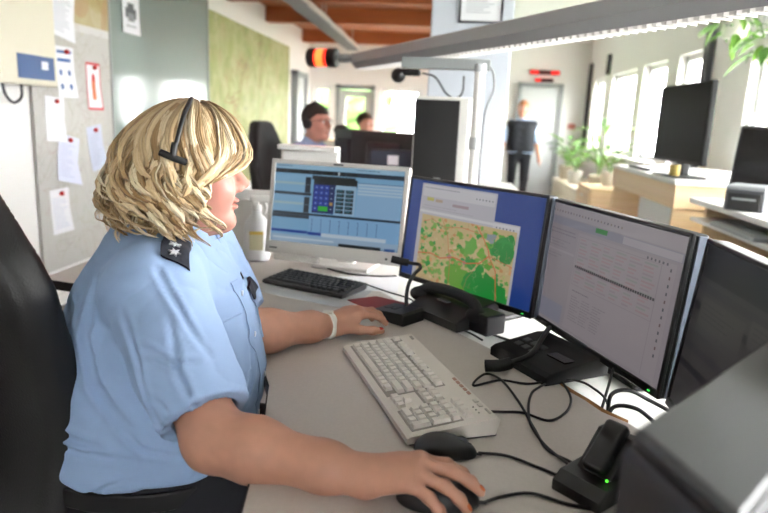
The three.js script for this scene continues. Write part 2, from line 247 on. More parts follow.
const mapTex = canvasTex(1024, 512, (c, w, h) => {
  c.fillStyle = '#c3c48e'; c.fillRect(0, 0, w, h);
  for (let i = 0; i < 700; i++) { c.fillStyle = ['#a9b56c', '#cfcf98', '#b6bc80', '#d6d2a4', '#9cab62', '#c9b98a'][i % 6]; c.globalAlpha = 0.4; c.beginPath(); c.ellipse(rnd() * w, rnd() * h, 6 + rnd() * 45, 6 + rnd() * 30, rnd() * 3, 0, 7); c.fill(); }
  c.globalAlpha = 1; for (let i = 0; i < 60; i++) { c.strokeStyle = ['#b88a5a', '#8d9a78', '#a07a50'][i % 3]; c.lineWidth = 1 + rnd() * 1.5; c.beginPath(); let x = rnd() * w, y = rnd() * h; c.moveTo(x, y); for (let k = 0; k < 8; k++) { x += rr(-60, 60); y += rr(-60, 60); c.lineTo(x, y); } c.stroke(); }
  for (let k = 1; k < 4; k++) { c.fillStyle = 'rgba(230,228,190,0.8)'; c.fillRect(w * k / 4 - 2, 0, 4, h); }
});
{ const g = thing('wall_map', 'large green and yellow regional map on the left wall', 'map', [XL, 0.45, -8.12], Math.PI / 2);
  part('panel', box(3.3, 1.82, 0.02, 0, 0.91, 0.012), std(0xd2d4cc, 0.6, { map: mapTex }), g);
  for (const y of [1.83, -0.01]) part('edge_strip', box(3.34, 0.025, 0.03, 0, y, 0.015), M.frame, g); }

// ---------------------------------------------------------------- ceiling battens
for (let i = 0; i < 4; i++) {
  const g = thing('ceiling_light', ['strip light under the beams nearest the viewer', 'second strip light under the beams', 'third strip light under the beams', 'strip light under the beams nearest the far wall'][i], 'ceiling light', [-1.52 - 0.02 * i, 2.32, -5.9 - i * 1.32], 0, 'strip lights below the wooden beams');
  part('housing', extrude([[-0.1, 0], [-0.08, 0.06], [-0.05, 0.09], [0.05, 0.09], [0.08, 0.06], [0.1, 0]], 1.22).translate(0, 0.02, -0.61), M.white, g);
  part('louvre', merge([...Array(16)].map((_, k) => box(0.17, 0.03, 0.006, 0, 0.008, -0.57 + k * 0.076))), M.alu, g);
  for (const z of [-0.5, 0.5]) part('hanger', cyl(0.006, 0.006, 0.26, 0, 0.23, z), M.steel, g);
}
// ---------------------------------------------------------------- far wall sign, frame on column
{ const g = thing('led_sign', 'two red bar displays above the far grey door', 'sign', [1.53, 2.0, ZB], 0);
  part('bar', rbox(0.5, 0.075, 0.05, 0.01, 0, 0.155, 0.03), std(0x2a0808, 0.5), g); part('bar', rbox(0.3, 0.06, 0.05, 0.01, 0, 0.03, 0.03), std(0x2a0808, 0.5), g);
  const e = std(0x300404, 0.4, { emissive: 0xff1a14, emissiveIntensity: 1.3 });
  part('lit_segment', merge([box(0.14, 0.055, 0.006, -0.17, 0.155, 0.056), box(0.14, 0.055, 0.006, 0.17, 0.155, 0.056), box(0.09, 0.045, 0.006, -0.1, 0.03, 0.056)]), e, g);
  const l = new THREE.PointLight(0xff2010, 0.03); l.position.set(1.53, 2.12, ZB + 0.15); l.castShadow = true; scene.add(l);
  const s = single('wall_plate', rbox(0.12, 0.09, 0.015, 0.004), std(0xd08078, 0.5), 'small reddish plate on the far wall right of the grey door', 'plate', [2.06, 1.3, ZB + 0.008]); }
{ const g = thing('wall_picture', 'framed document high on the pale column', 'picture', [0.14, 1.84, -3.9]);
  part('frame', merge([box(0.25, 0.012, 0.015, 0, 0.006, 0.0075), box(0.25, 0.012, 0.015, 0, 0.34, 0.0075), box(0.012, 0.346, 0.015, -0.119, 0.173, 0.0075), box(0.012, 0.346, 0.015, 0.119, 0.173, 0.0075)]), M.darkGrey, g);
  part('page', box(0.226, 0.322, 0.008, 0, 0.173, 0.004), std(0xffffff, 0.5, { map: canvasTex(128, 192, (c, w, h) => { c.fillStyle = '#e4e6ea'; c.fillRect(0, 0, w, h); c.fillStyle = '#b0b4bc'; for (let i = 0; i < 9; i++) c.fillRect(16, 90 + i * 9, 95 - (i * 17) % 40, 3); c.fillStyle = '#8a8f98'; c.fillRect(44, 30, 40, 40); }) }), g); }
// ---------------------------------------------------------------- loudspeaker and pole behind the monitors
{ const g = thing('side_cabinet', 'white floor cabinet behind the monitors', 'cabinet', [0.0, 0, -3.02]);
  part('body', rbox(0.62, 0.94, 0.4, 0.01, 0, 0.5, 0), M.white, g); part('top', rbox(0.66, 0.03, 0.44, 0.006, 0, 0.985, 0), M.white, g); part('plinth', box(0.58, 0.04, 0.36, 0, 0.02, 0), M.darkGrey, g);
  part('door', rbox(0.3, 0.86, 0.02, 0.004, -0.155, 0.5, 0.205), M.white, g); part('door', rbox(0.3, 0.86, 0.02, 0.004, 0.155, 0.5, 0.205), M.white, g); }
{ const g = thing('loudspeaker', 'tall white box with a black fabric front behind the monitors', 'loudspeaker', [-0.015, 1.0, -3.02], -0.2);
  part('cabinet', rbox(0.25, 0.39, 0.22, 0.008, 0, 0.195, 0), M.white, g); part('grille', rbox(0.2, 0.36, 0.014, 0.004, -0.018, 0.195, 0.112), M.blackMatt, g); part('badge', box(0.03, 0.008, 0.003, 0, 0.03, 0.12), M.steel, g); }
{ const g = thing('lamp_pole', 'pale steel pole carrying the long desk luminaire', 'pole', [0.112, 0, -2.72]);
  part('tube', cyl(0.021, 0.021, 1.5, 0, 0.75, 0), M.white, g); part('collar', cyl(0.026, 0.026, 0.05, 0, 1.2, 0), M.steel, g); part('collar', cyl(0.028, 0.028, 0.03, 0, 1.5, 0), M.steel, g); part('foot', merge([cyl(0.09, 0.1, 0.02, 0, 0.01, 0)]), M.steel, g);
  part('arm', rbox(0.36, 0.045, 0.03, 0.006, -0.14, 1.512, 0.0), M.jamb, g);
  part('cable', tube([[0.022, 1.52, 0.01], [0.05, 1.49, 0.01], [0.06, 1.42, 0.012], [0.035, 1.34, 0.012], [0.028, 1.2, 0.012], [0.028, 1.0, 0.012]], 0.005, 40), M.grey, g); }
{ const g = thing('web_camera', 'small black camera under the luminaire with a hanging cable', 'camera', [-0.22, 1.47, -3.1]);
  part('body', merge([rbox(0.11, 0.03, 0.05, 0.012, 0.02, 0.03, 0), new THREE.SphereGeometry(0.034, 20, 14).translate(-0.03, 0.015, 0)]), M.black, g);
  part('cable', tube([[0.08, 0.03, 0], [0.14, 0.015, 0], [0.2, -0.06, 0.02], [0.24, -0.08, 0.03], [0.27, -0.06, 0.04], [0.275, 0.02, 0.05]], 0.005, 40), M.darkGrey, g); }
// ---------------------------------------------------------------- long desk luminaire with signal lamp
{ const A = [-0.561, -3.78], B = [0.97, -0.96], L = Math.hypot(B[0] - A[0], B[1] - A[1]), ang = Math.atan2(B[0] - A[0], B[1] - A[1]);
  const g = thing('desk_luminaire', 'long grey aluminium luminaire running above the monitors', 'luminaire', [A[0], 1.56, A[1]], ang);
  // local z runs from the far end to the near end; seen side is local -x
  const prof = [[0.018, 0], [0.022, 0], [0.024, 0.05], [0.086, 0.05], [0.088, 0], [0.092, 0], [0.125, 0.03], [0.125, 0.074], [0.12, 0.079], [-0.01, 0.079], [-0.015, 0.074], [-0.015, 0.03]];
  part('housing', extrude(prof, L), M.alu, g);
  part('end_cap', merge([extrude([[0.016, -0.002], [0.094, -0.002], [0.127, 0.028], [0.127, 0.081], [-0.017, 0.081], [-0.017, 0.028]], 0.012).translate(0, 0, -0.012), extrude([[0.016, -0.002], [0.094, -0.002], [0.127, 0.028], [0.127, 0.081], [-0.017, 0.081], [-0.017, 0.028]], 0.012).translate(0, 0, L)]), M.grey, g);
  const fins = []; for (let z = 0.02; z < L - 0.01; z += 0.034) fins.push(box(0.07, 0.05, 0.006, 0.056, 0.016, z)); fins.push(...[0.04, 0.056, 0.072].map(x => box(0.003, 0.044, L - 0.02, x, 0.018, L / 2)));
  part('louvre', merge(fins), std(0xe6e6e6, 0.4), g);
  part('light_tube', box(0.058, 0.002, L - 0.1, 0.055, 0.0485, L / 2), std(0xffffff, 0.5, { emissive: 0xfff4e2, emissiveIntensity: 1.5 }), g);
  const ra = new THREE.RectAreaLight(0xfff4e6, LUM * 2, 0.058, L - 0.1); ra.position.set(0.055, 0.0465, L / 2); ra.rotation.x = -Math.PI / 2; ra.name = 'luminaire_light'; g.add(ra);
  const s = thing('signal_lamp', 'glowing red signal lamp at the end of the long luminaire', 'signal lamp', [-0.6, 1.617, -3.83], 1.37);
  const ax = gg => gg.rotateX(Math.PI / 2);
  part('socket', ax(lathe([[0, -0.0], [0.026, 0], [0.026, 0.06], [0.016, 0.07], [0.016, 0.02], [0, 0.02]].map(p => [p[0], p[1] - 0.06]))).translate(-0.0, 0, -0.0), M.grey, s);
  const lampAt = 0; s.updateMatrixWorld(); part('bracket', tube([V(0, 0, -0.03), V(0, 0, 0.0), s.worldToLocal(V(-0.545, 1.6, -3.79)), s.worldToLocal(V(-0.5, 1.6, -3.74))], 0.016, 16, 12), M.grey, s);
  part('base_ring', ax(lathe([[0, 0], [0.05, 0], [0.054, 0.006], [0.054, 0.05], [0.05, 0.056], [0, 0.056]])).translate(lampAt, 0, -0.13), M.black, s);
  part('lens', ax(lathe([[0, 0], [0.048, 0], [0.05, 0.012], [0.048, 0.024], [0.05, 0.036], [0.048, 0.048], [0.05, 0.06], [0.048, 0.076], [0, 0.076]])).translate(lampAt, 0, -0.206), std(0x600404, 0.2, { emissive: 0xff2a12, emissiveIntensity: 1.6 }), s);
  part('bulb', ax(cyl(0.0505, 0.0505, 0.045, 0, 0, 0)).translate(lampAt, 0, -0.172), std(0xff8040, 0.3, { emissive: 0xff6a28, emissiveIntensity: 2.2 }), s);
  part('cap', ax(lathe([[0, -0.004], [0.044, 0], [0.052, 0.006], [0.054, 0.012], [0.054, 0.045], [0.05, 0.05], [0, 0.05]])).translate(lampAt, 0, -0.256), M.black, s);
  const pl = new THREE.PointLight(0xff2a10, 0.4); pl.position.set(lampAt, 0, -0.168); pl.castShadow = true; s.add(pl); }
// ---------------------------------------------------------------- right side: counter, screen, printer, plants
{ const g = thing('counter', 'light wood counter under the large black screen', 'counter', [1.38, 0, -5.55]);
  part('top', boxUV(rbox(0.84, 0.03, 1.52, 0.004, 0.42, 0.985, 0.76)), M.white, g);
  part('apron', boxUV(merge([box(0.02, 0.15, 1.5, 0.02, 0.9, 0.76), box(0.82, 0.15, 0.02, 0.42, 0.9, 1.49)])), M.wood, g);
  part('side_panel', boxUV(box(0.82, 0.82, 0.02, 0.43, 0.41, 1.47)), M.wood, g); part('side_panel', boxUV(box(0.82, 0.82, 0.02, 0.43, 0.41, 0.02)), M.wood, g);
  part('back_panel', boxUV(box(0.02, 0.82, 1.44, 0.8, 0.41, 0.75)), M.wood, g); part('divider', boxUV(box(0.7, 0.82, 0.02, 0.42, 0.41, 0.72)), M.wood, g);
  part('shelf', boxUV(box(0.7, 0.02, 0.68, 0.42, 0.45, 0.37)), M.wood, g); part('door', rbox(0.02, 0.8, 0.7, 0.004, 0.04, 0.42, 1.1), M.white, g);
  const t = thing('flat_screen', 'large black flat screen standing on the wood counter', 'screen', [1.5, 1.0, -4.4], -Math.PI / 2 + 0.03);
  part('panel', rbox(0.84, 0.5, 0.035, 0.008, 0, 0.34, 0), M.blackMatt, t); part('glass', box(0.815, 0.47, 0.003, 0, 0.345, 0.018), phys(0x020203, 0.5, { specularIntensity: 0.05 }), t);
  part('neck', rbox(0.12, 0.1, 0.05, 0.01, 0.05, 0.06, -0.02), M.black, t); part('foot', rbox(0.36, 0.014, 0.22, 0.006, 0.05, 0.008, 0), M.black, t);
  const k = thing('keyboard', 'thin black keyboard lying before the large screen', 'keyboard', [1.44, 1.0, -5.0], -Math.PI / 2); part('body', rbox(0.42, 0.016, 0.05, 0.005, 0, 0.009, 0), M.black, k); part('keys', rbox(0.4, 0.006, 0.036, 0.002, 0, 0.018, 0), M.darkGrey, k);
  const c = thing('cup', 'small brass coloured cup beside the foot of the large screen', 'cup', [1.44, 1.0, -4.25]); part('body', lathe([[0, 0.002], [0.03, 0.002], [0.034, 0.08], [0.031, 0.08], [0.027, 0.006], [0, 0.006]]), std(0xb09a58, 0.35, { metalness: 0.4 }), c); part('rim', new THREE.TorusGeometry(0.0325, 0.002, 8, 28).rotateX(Math.PI / 2).translate(0, 0.08, 0), std(0xc0aa68, 0.3), c);
  const l = thing('drawer_unit', 'low light wood drawer unit beyond the counter', 'drawer unit', [1.62, 0, -6.5]); part('body', boxUV(rbox(0.5, 0.72, 0.6, 0.006, 0, 0.37, 0)), M.wood, l); for (let i = 0; i < 3; i++) { const d = part('drawer', boxUV(rbox(0.02, 0.2, 0.56, 0.004, -0.255, 0.15 + i * 0.22, 0)), M.wood, l); part('handle', rbox(0.012, 0.012, 0.12, 0.004, -0.27, 0.2 + i * 0.22, 0), M.steel, d); }
  const s = thing('printer_desk', 'pale printer desk at the right edge with an open shelf', 'desk', [1.4, 0, -3.85]);
  part('top', rbox(0.82, 0.03, 1.3, 0.004, 0.42, 0.905, 0.65), M.white, s); part('shelf', rbox(0.8, 0.02, 1.26, 0.004, 0.42, 0.8, 0.65), M.white, s);
  part('side_panel', boxUV(merge([box(0.7, 0.89, 0.025, 0.45, 0.445, 0.02)])), M.wood, s); part('side_panel', boxUV(merge([box(0.7, 0.89, 0.025, 0.45, 0.445, 1.28)])), M.wood, s); part('back_panel', boxUV(box(0.02, 0.4, 1.24, 0.78, 0.6, 0.65)), M.wood, s);
  const ks = thing('keyboard_tray', 'grey keyboard lying on the shelf of the printer desk', 'keyboard', [1.46, 0.811, -3.25], -Math.PI / 2); part('body', rbox(0.5, 0.022, 0.12, 0.006, 0, 0.011, 0), M.grey, ks); part('keys', rbox(0.46, 0.008, 0.09, 0.003, 0, 0.024, 0), M.jamb, ks);
  const p = thing('printer', 'small black and grey label printer at the right edge', 'printer', [1.5, 0.92, -3.33], -0.6); p.scale.setScalar(0.8);
  part('body', rbox(0.22, 0.13, 0.26, 0.015, 0, 0.066, 0), M.darkGrey, p); part('front', rbox(0.18, 0.1, 0.01, 0.006, 0, 0.06, 0.132), M.black, p); part('lid', rbox(0.22, 0.03, 0.25, 0.012, 0, 0.14, -0.004), M.grey, p); part('slot', box(0.13, 0.012, 0.012, 0, 0.075, 0.133), M.steel, p);
  const m = thing('monitor', 'black monitor cut off by the right picture edge, behind the printer', 'monitor', [1.79, 0.92, -3.62], -0.75);
  part('panel', rbox(0.54, 0.34, 0.04, 0.01, 0, 0.25, 0).rotateX(-0.16), M.black, m); part('screen', box(0.5, 0.3, 0.003, 0, 0.25, 0.021).rotateX(-0.16), std(0x060607, 0.1), m); part('neck', rbox(0.06, 0.12, 0.04, 0.01, 0, 0.07, -0.05), M.black, m); part('foot', rbox(0.24, 0.014, 0.2, 0.006, 0, 0.008, -0.03), M.black, m); }
{ const b = thing('blind', 'white slatted blind in the window at the right edge', 'blind', [XR - 0.02, 0.95, -4.3]); for (let i = 0; i < 22; i++) part('slat', box(0.035, 0.002, 0.66, 0, 0.02 + i * 0.046, 0).rotateZ(0), M.white, b); part('head_rail', rbox(0.04, 0.04, 0.68, 0.006, 0, 1.06, 0), M.white, b); part('cord', merge([box(0.003, 1.04, 0.003, 0.015, 0.53, -0.22), box(0.003, 1.04, 0.003, 0.015, 0.53, 0.22)]), M.white, b); }
const leafShape = (l, w, fold = 0.2) => { const g = new THREE.PlaneGeometry(l, 1, 8, 4).translate(l / 2, 0, 0), p = g.attributes.position; for (let i = 0; i < p.count; i++) { const t = p.getX(i) / l, s = p.getY(i) * 2, ww = w * Math.pow(Math.sin(Math.PI * Math.min(1, t * 0.96 + 0.04)), 0.8) * (1 - 0.35 * t); p.setXYZ(i, p.getX(i), -0.35 * l * t * t + Math.abs(s) * ww * fold, s * ww * 0.5); } g.computeVertexNormals(); return g; };
const leafMat = [0x5f8f2c, 0x7aa83e, 0x4c7a28].map(c => phys(c, 0.6, { side: THREE.DoubleSide, transmission: 0.25, thickness: 0 }));
const leafGeo = [leafShape(0.2, 0.09), leafShape(0.15, 0.06), leafShape(0.28, 0.05)];
function plant(label, pos, n, scale, kind, potH, potMat, spread = 1, stemH = 0.3) {
  const g = thing('potted_plant', label, 'plant', pos); part('pot', lathe([[0, 0], [0.07, 0], [0.095, potH], [0.088, potH], [0.08, potH - 0.02], [0, potH - 0.02]].map(p => [p[0] * scale, p[1]])), potMat, g);
  part('soil', cyl(0.085 * scale, 0.085 * scale, 0.01, 0, potH - 0.02, 0), std(0x35281c, 0.95), g);
  const st = []; for (let i = 0; i < 5; i++) { const a = i * 1.3, q = 0.12 * spread; st.push(tube([[0, potH - 0.02, 0], [Math.cos(a) * q * 0.4, potH + stemH * 0.5, Math.sin(a) * q * 0.4], [Math.cos(a) * q, potH + stemH, Math.sin(a) * q]], 0.006, 10, 6)); } part('stem', merge(st), std(0x6d8a44, 0.7), g);
  for (let i = 0; i < n; i++) { const m = part('leaf', leafGeo[kind], leafMat[i % 3], g); const t = (i + 0.5) / n, a = i * 2.4; m.position.set(Math.cos(a) * 0.1 * spread * t, potH + stemH * (0.15 + t), Math.sin(a) * 0.1 * spread * t); m.rotation.set(0, -a, rr(0.2, 0.9)); m.scale.setScalar(scale * rr(0.7, 1.2)); }
  return g;
}
const potW = std(0xe3dfd6, 0.5), potT = std(0xcfc3ae, 0.7);
{ const b = thing('plant_bench', 'low cream bench carrying the far potted plants', 'bench', [1.92, 0, -8.9]); part('top', rbox(0.55, 0.04, 2.6, 0.006, 0, 0.5, 0), potT, b); part('front', rbox(0.03, 0.46, 2.56, 0.004, -0.25, 0.25, 0), std(0xddd3bd, 0.6), b); part('leg', box(0.05, 0.48, 0.05, 0.22, 0.24, -1.25), M.white, b); part('leg', box(0.05, 0.48, 0.05, 0.22, 0.24, 1.25), M.white, b); }
plant('broad leaved potted plant nearest the far grey door', [1.8, 0.52, -9.9], 26, 1.25, 0, 0.2, potT, 1.6, 0.34);
plant('bushy pale potted plant in the middle of the far bench', [1.78, 0.52, -9.15], 24, 1.1, 1, 0.18, potW, 1.5, 0.25);
plant('tall leafy potted plant on the near end of the far bench', [1.86, 0.52, -8.1], 24, 1.3, 2, 0.2, potT, 1.4, 0.5);
plant('small potted plant on the drawer unit beyond the counter', [1.6, 0.735, -6.5], 18, 0.9, 1, 0.14, potW, 1.3, 0.22);
function hanging(label, pos, n) {
  const g = thing('hanging_plant', label, 'plant', pos, 0); part('pot', lathe([[0, -0.1], [0.07, -0.1], [0.1, 0.02], [0.093, 0.02], [0.064, -0.09], [0, -0.09]]), potW, g); part('hanger', merge([0, 2.1, 4.2].map(a => tube([[Math.cos(a) * 0.095, 0.02, Math.sin(a) * 0.095], [0, HC - pos[1], 0]], 0.002, 4, 5))), M.grey, g);
  for (let i = 0; i < n; i++) { const m = part('leaf', leafGeo[i % 2], leafMat[i % 3], g), a = i * 2.4; m.position.set(Math.cos(a) * 0.09, rr(-0.1, 0.08), Math.sin(a) * 0.09); m.rotation.set(0, -a, rr(-0.9, 0.4)); m.scale.setScalar(rr(0.6, 1.0)); }
}
hanging('green hanging plant left of the right hand window frame', [1.9, 2.03, -4.82], 22); hanging('green hanging plant cut off by the right picture edge', [1.9, 1.83, -4.24], 26);
// ---------------------------------------------------------------- colleagues' desk in the left background
{ const d = thing('desk', 'pale desk of the colleague behind the white monitor', 'desk', [-0.45, 0, -4.75]);
  part('top', rbox(1.5, 0.03, 0.9, 0.006, 0, 0.735, 0), M.white, d); for (const [x, z] of [[-0.68, -0.38], [0.68, -0.38], [-0.68, 0.38], [0.68, 0.38]]) part('leg', cyl(0.025, 0.025, 0.72, x, 0.36, z), M.steel, d);
  const mm = (label, x, z, turn, w, h) => { const m = thing('monitor', label, 'monitor', [x, 0.75, z], turn, 'monitors seen from behind'); part('panel', rbox(w, h, 0.05, 0.012, 0, 0.12 + h / 2, 0), M.dark, m); part('rear_bulge', rbox(w * 0.5, h * 0.55, 0.05, 0.02, 0, 0.12 + h / 2, -0.04), std(0x22252c, 0.5), m); part('neck', rbox(0.08, 0.2, 0.04, 0.01, 0, 0.1, -0.04), M.dark, m); part('foot', rbox(0.24, 0.014, 0.2, 0.006, 0, 0.008, -0.02), M.dark, m); return m; };
  mm('black monitor seen from behind beside the loudspeaker', -0.42, -4.42, 2.9, 0.5, 0.33); mm('black monitor seen from behind right of the bespectacled colleague', -0.72, -4.75, 2.2, 0.42, 0.33);
  const p = thing('document_box', 'dark blue case with a small white label before the black monitors', 'case', [-0.32, 0.75, -4.15], 0.05); part('body', rbox(0.34, 0.34, 0.16, 0.012, 0, 0.17, 0), std(0x1c2334, 0.6), p); part('label_plate', box(0.07, 0.06, 0.004, -0.02, 0.28, 0.082), M.paper, p);
  const t = thing('tablet_arm', 'black arm lamp leaning between the two far colleagues', 'arm lamp', [-0.72, 0.75, -5.1]); part('arm', tube([[0.12, 0, 0], [0.06, 0.2, 0], [-0.1, 0.42, 0]], 0.022, 20), M.black, t); part('head', new THREE.SphereGeometry(0.055, 20, 14).scale(1.2, 0.8, 1).translate(-0.12, 0.43, 0), M.black, t);
  const c2 = thing('low_cupboard', 'pale low cupboard below the far windows', 'cupboard', [-1.2, 0, -10.9]); part('body', rbox(2.2, 0.86, 0.6, 0.006, 0, 0.45, 0), std(0xcfccc4, 0.6), c2); part('top', boxUV(rbox(2.26, 0.03, 0.64, 0.006, 0, 0.895, 0)), M.wood, c2); for (let i = 0; i < 4; i++) part('door', rbox(0.52, 0.8, 0.02, 0.004, -0.81 + i * 0.54, 0.45, 0.3), std(0xd6d4cd, 0.6), c2); }
// ---------------------------------------------------------------- desk
const DY = 0.74;
const deskMat = std(0xc8bfb9, 0.5, { roughnessMap: noiseTex(256, 10, 0.12, 0.85, [2, 2]), map: noiseTex(512, 60, 0.05, 0.94, [2.5, 2.5], 4) });
{ const d = thing('desk', 'large grey operator desk with a curved front edge', 'desk');
  const back = [[-0.95, -2.62], [-0.62, -2.62], [-0.417, -2.33], [0.045, -1.64], [0.262, -1.352]], back2 = [[0.372, -1.165], [0.42, -1.08], [0.62, -0.72], [0.95, -0.35]];
  const notch = [[0.285, -1.295], [0.31, -1.255], [0.333, -1.205]].map(p => [p[0] - 0.0, p[1] + 0.0]);
  const front = [[0.95, 0.15], [-0.1, 0.15], [-0.18, -0.4], [-0.245, -0.75], [-0.285, -1.0], [-0.33, -1.2], [-0.42, -1.42], [-0.58, -1.62], [-0.8, -1.76], [-1.25, -1.86], [-1.25, -2.62]];
  part('worktop', boxUV(slab([...back, ...notch, ...back2, ...front], DY - 0.028, DY, 0.002)), deskMat, d);
  part('edge_band', slab([...front.slice(1, 10), ...front.slice(1, 10).reverse().map(p => [p[0] - 0.004, p[1] + 0.003])], DY - 0.03, DY - 0.001), M.blackMatt, d);
  for (const [x, z] of [[-1.15, -2.5], [-1.15, -2.0], [0.75, 0.05], [-0.02, 0.0], [0.1, -1.5]]) part('leg', rbox(0.06, DY - 0.03, 0.06, 0.006, x, (DY - 0.03) / 2, z), M.alu, d);
  const r = thing('rear_shelf', 'white rear desk shelf under the monitors in bright light', 'desk shelf');
  part('board', slab([[-0.58, -2.62], [-0.39, -2.33], [0.07, -1.645], [0.40, -1.17], [0.46, -1.06], [0.66, -0.70], [1.0, -0.33], [1.25, -0.45], [1.05, -1.2], [0.75, -1.75], [0.3, -2.5], [0.05, -2.62]], DY - 0.05, DY - 0.024, 0.002), M.white, r);
  part('leg', rbox(0.06, DY - 0.05, 0.06, 0.006, 0.95, (DY - 0.05) / 2, -0.8), M.alu, r); part('leg', rbox(0.06, DY - 0.05, 0.06, 0.006, 0.25, (DY - 0.05) / 2, -2.3), M.alu, r); part('leg', rbox(0.06, DY - 0.05, 0.06, 0.006, -0.3, (DY - 0.05) / 2, -2.55), M.alu, r);
  const cc = thing('cable_inlet', 'brown chipboard cable cut-out in the desk edge', 'cable inlet'); part('rim', slab([[0.262, -1.356], [0.285, -1.3], [0.31, -1.26], [0.333, -1.21], [0.37, -1.17], [0.378, -1.178], [0.345, -1.216], [0.322, -1.264], [0.297, -1.306], [0.27, -1.362]], DY - 0.03, DY - 0.001), std(0x8a5a28, 0.8), cc); part('floor_plate', slab([[0.27, -1.362], [0.378, -1.178], [0.4, -1.19], [0.29, -1.375]], DY - 0.035, DY - 0.0245), std(0x8a5a28, 0.8), cc);
}
// ---------------------------------------------------------------- screens (print on the glass)
const txt = (c, x, y, n, w, col, lh = 9, hh = 3) => { c.fillStyle = col; for (let i = 0; i < n; i++) { let q = x; const end = x + w * (0.45 + 0.55 * rnd()); while (q < end) { const k = 4 + rnd() * 14; c.fillRect(q, y + i * lh, k, hh); q += k + 4; } } };
const scr1 = canvasTex(1024, 640, (c, w, h) => {
  c.fillStyle = '#7fb2d8'; c.fillRect(0, 0, w, h); c.scale(1.02, 1.13); c.fillStyle = '#9cc4de'; c.fillRect(0, 0, w, 30); txt(c, 20, 10, 1, 120, '#31506a', 9, 6); txt(c, 640, 12, 1, 300, '#31506a', 9, 5);
  c.fillStyle = '#243040'; c.fillRect(0, 34, w, 30); for (let i = 0; i < 7; i++) { c.fillStyle = '#0d1116'; c.fillRect(8 + i * 94, 36, 76, 26); } c.fillStyle = '#c8d4dc'; c.fillRect(500, 36, 16, 24);
  for (let k = 0; k < 2; k++) { const y = 80 + k * 145; c.fillStyle = '#85b6da'; c.fillRect(4, y, 240, 118); c.fillStyle = '#a9c4c8'; c.fillRect(4, y + 48, 240, 16); c.fillStyle = '#22303e'; c.fillRect(4, y + 120, 300, 20); c.fillStyle = '#566878'; c.fillRect(248, y + 4, 46, 118); c.fillStyle = '#1c2630'; c.fillRect(252, y + 8, 38, 50); c.fillRect(252, y + 64, 38, 50); }
  c.fillStyle = '#22303e'; c.fillRect(0, 366, 300, 22); c.fillStyle = '#7fb2d8'; c.fillRect(4, 390, 300, 130);
  c.fillStyle = '#1a2430'; c.fillRect(300, 70, 340, 30); c.fillStyle = '#0c1118'; c.fillRect(316, 84, 340, 60); c.fillStyle = '#0a1f66'; c.fillRect(316, 130, 172, 208);
  for (let j = 0; j < 5; j++) for (let i = 0; i < 4; i++) { c.fillStyle = i < 3 ? '#1d3fae' : '#12285f'; if (j === 4 && i > 0 && i < 3) continue; c.fillRect(324 + i * 41, 138 + j * 38, 35, 32); c.fillStyle = '#b9cdf2'; c.fillRect(335 + i * 41, 150 + j * 38, 12, 6); } c.fillStyle = '#35c22e'; c.fillRect(365, 288, 76, 34); c.fillStyle = '#c89a50'; c.fillRect(452, 256, 24, 22);
  c.fillStyle = '#9cc0dc'; c.fillRect(492, 130, 160, 212); for (let j = 0; j < 6; j++) for (let i = 0; i < 2; i++) { c.fillStyle = '#10161c'; c.fillRect(500 + i * 72, 160 + j * 29, 62, 23); c.fillStyle = '#3a8ea0'; c.fillRect(506 + i * 72, 166 + j * 29, 40, 5); }
  c.fillStyle = '#8fb8dc'; c.fillRect(660, 100, 350, 250); for (let i = 0; i < 4; i++) { c.fillStyle = '#b9d0e2'; c.fillRect(664, 108 + i * 22, 340, 12); } c.fillStyle = '#4a6a88'; c.fillRect(660, 100, 350, 4);
  c.fillStyle = '#22303e'; c.fillRect(300, 346, 720, 16); c.fillStyle = '#86b4dd'; c.fillRect(300, 364, 720, 150); c.fillStyle = '#2c4a66'; for (let i = 0; i < 8; i++) { c.fillRect(326 + i * 72, 384, 3, 86); c.fillRect(316 + i * 72, 384, 14, 3); c.fillRect(322 + i * 72, 468, 10, 3); c.fillRect(320 + i * 72, 420, 8, 3); }
  c.setTransform(1, 0, 0, 1, 0, 0); c.translate(0, 18); c.fillStyle = '#1c3f9c'; c.fillRect(0, 520, 300, 22); c.fillRect(304, 524, 110, 24); c.fillRect(930, 566, 80, 26); c.fillStyle = '#c6d6e4'; c.fillRect(416, 526, 510, 30); c.fillStyle = '#9db7cf'; c.fillRect(0, 560, w, 80); c.fillStyle = '#0e1216'; c.fillRect(560, 596, 330, 30); c.fillStyle = '#c6d6e4'; c.fillRect(20, 580, 500, 14); c.fillStyle = '#2d5a9a'; c.fillRect(920, 600, 80, 26);
});
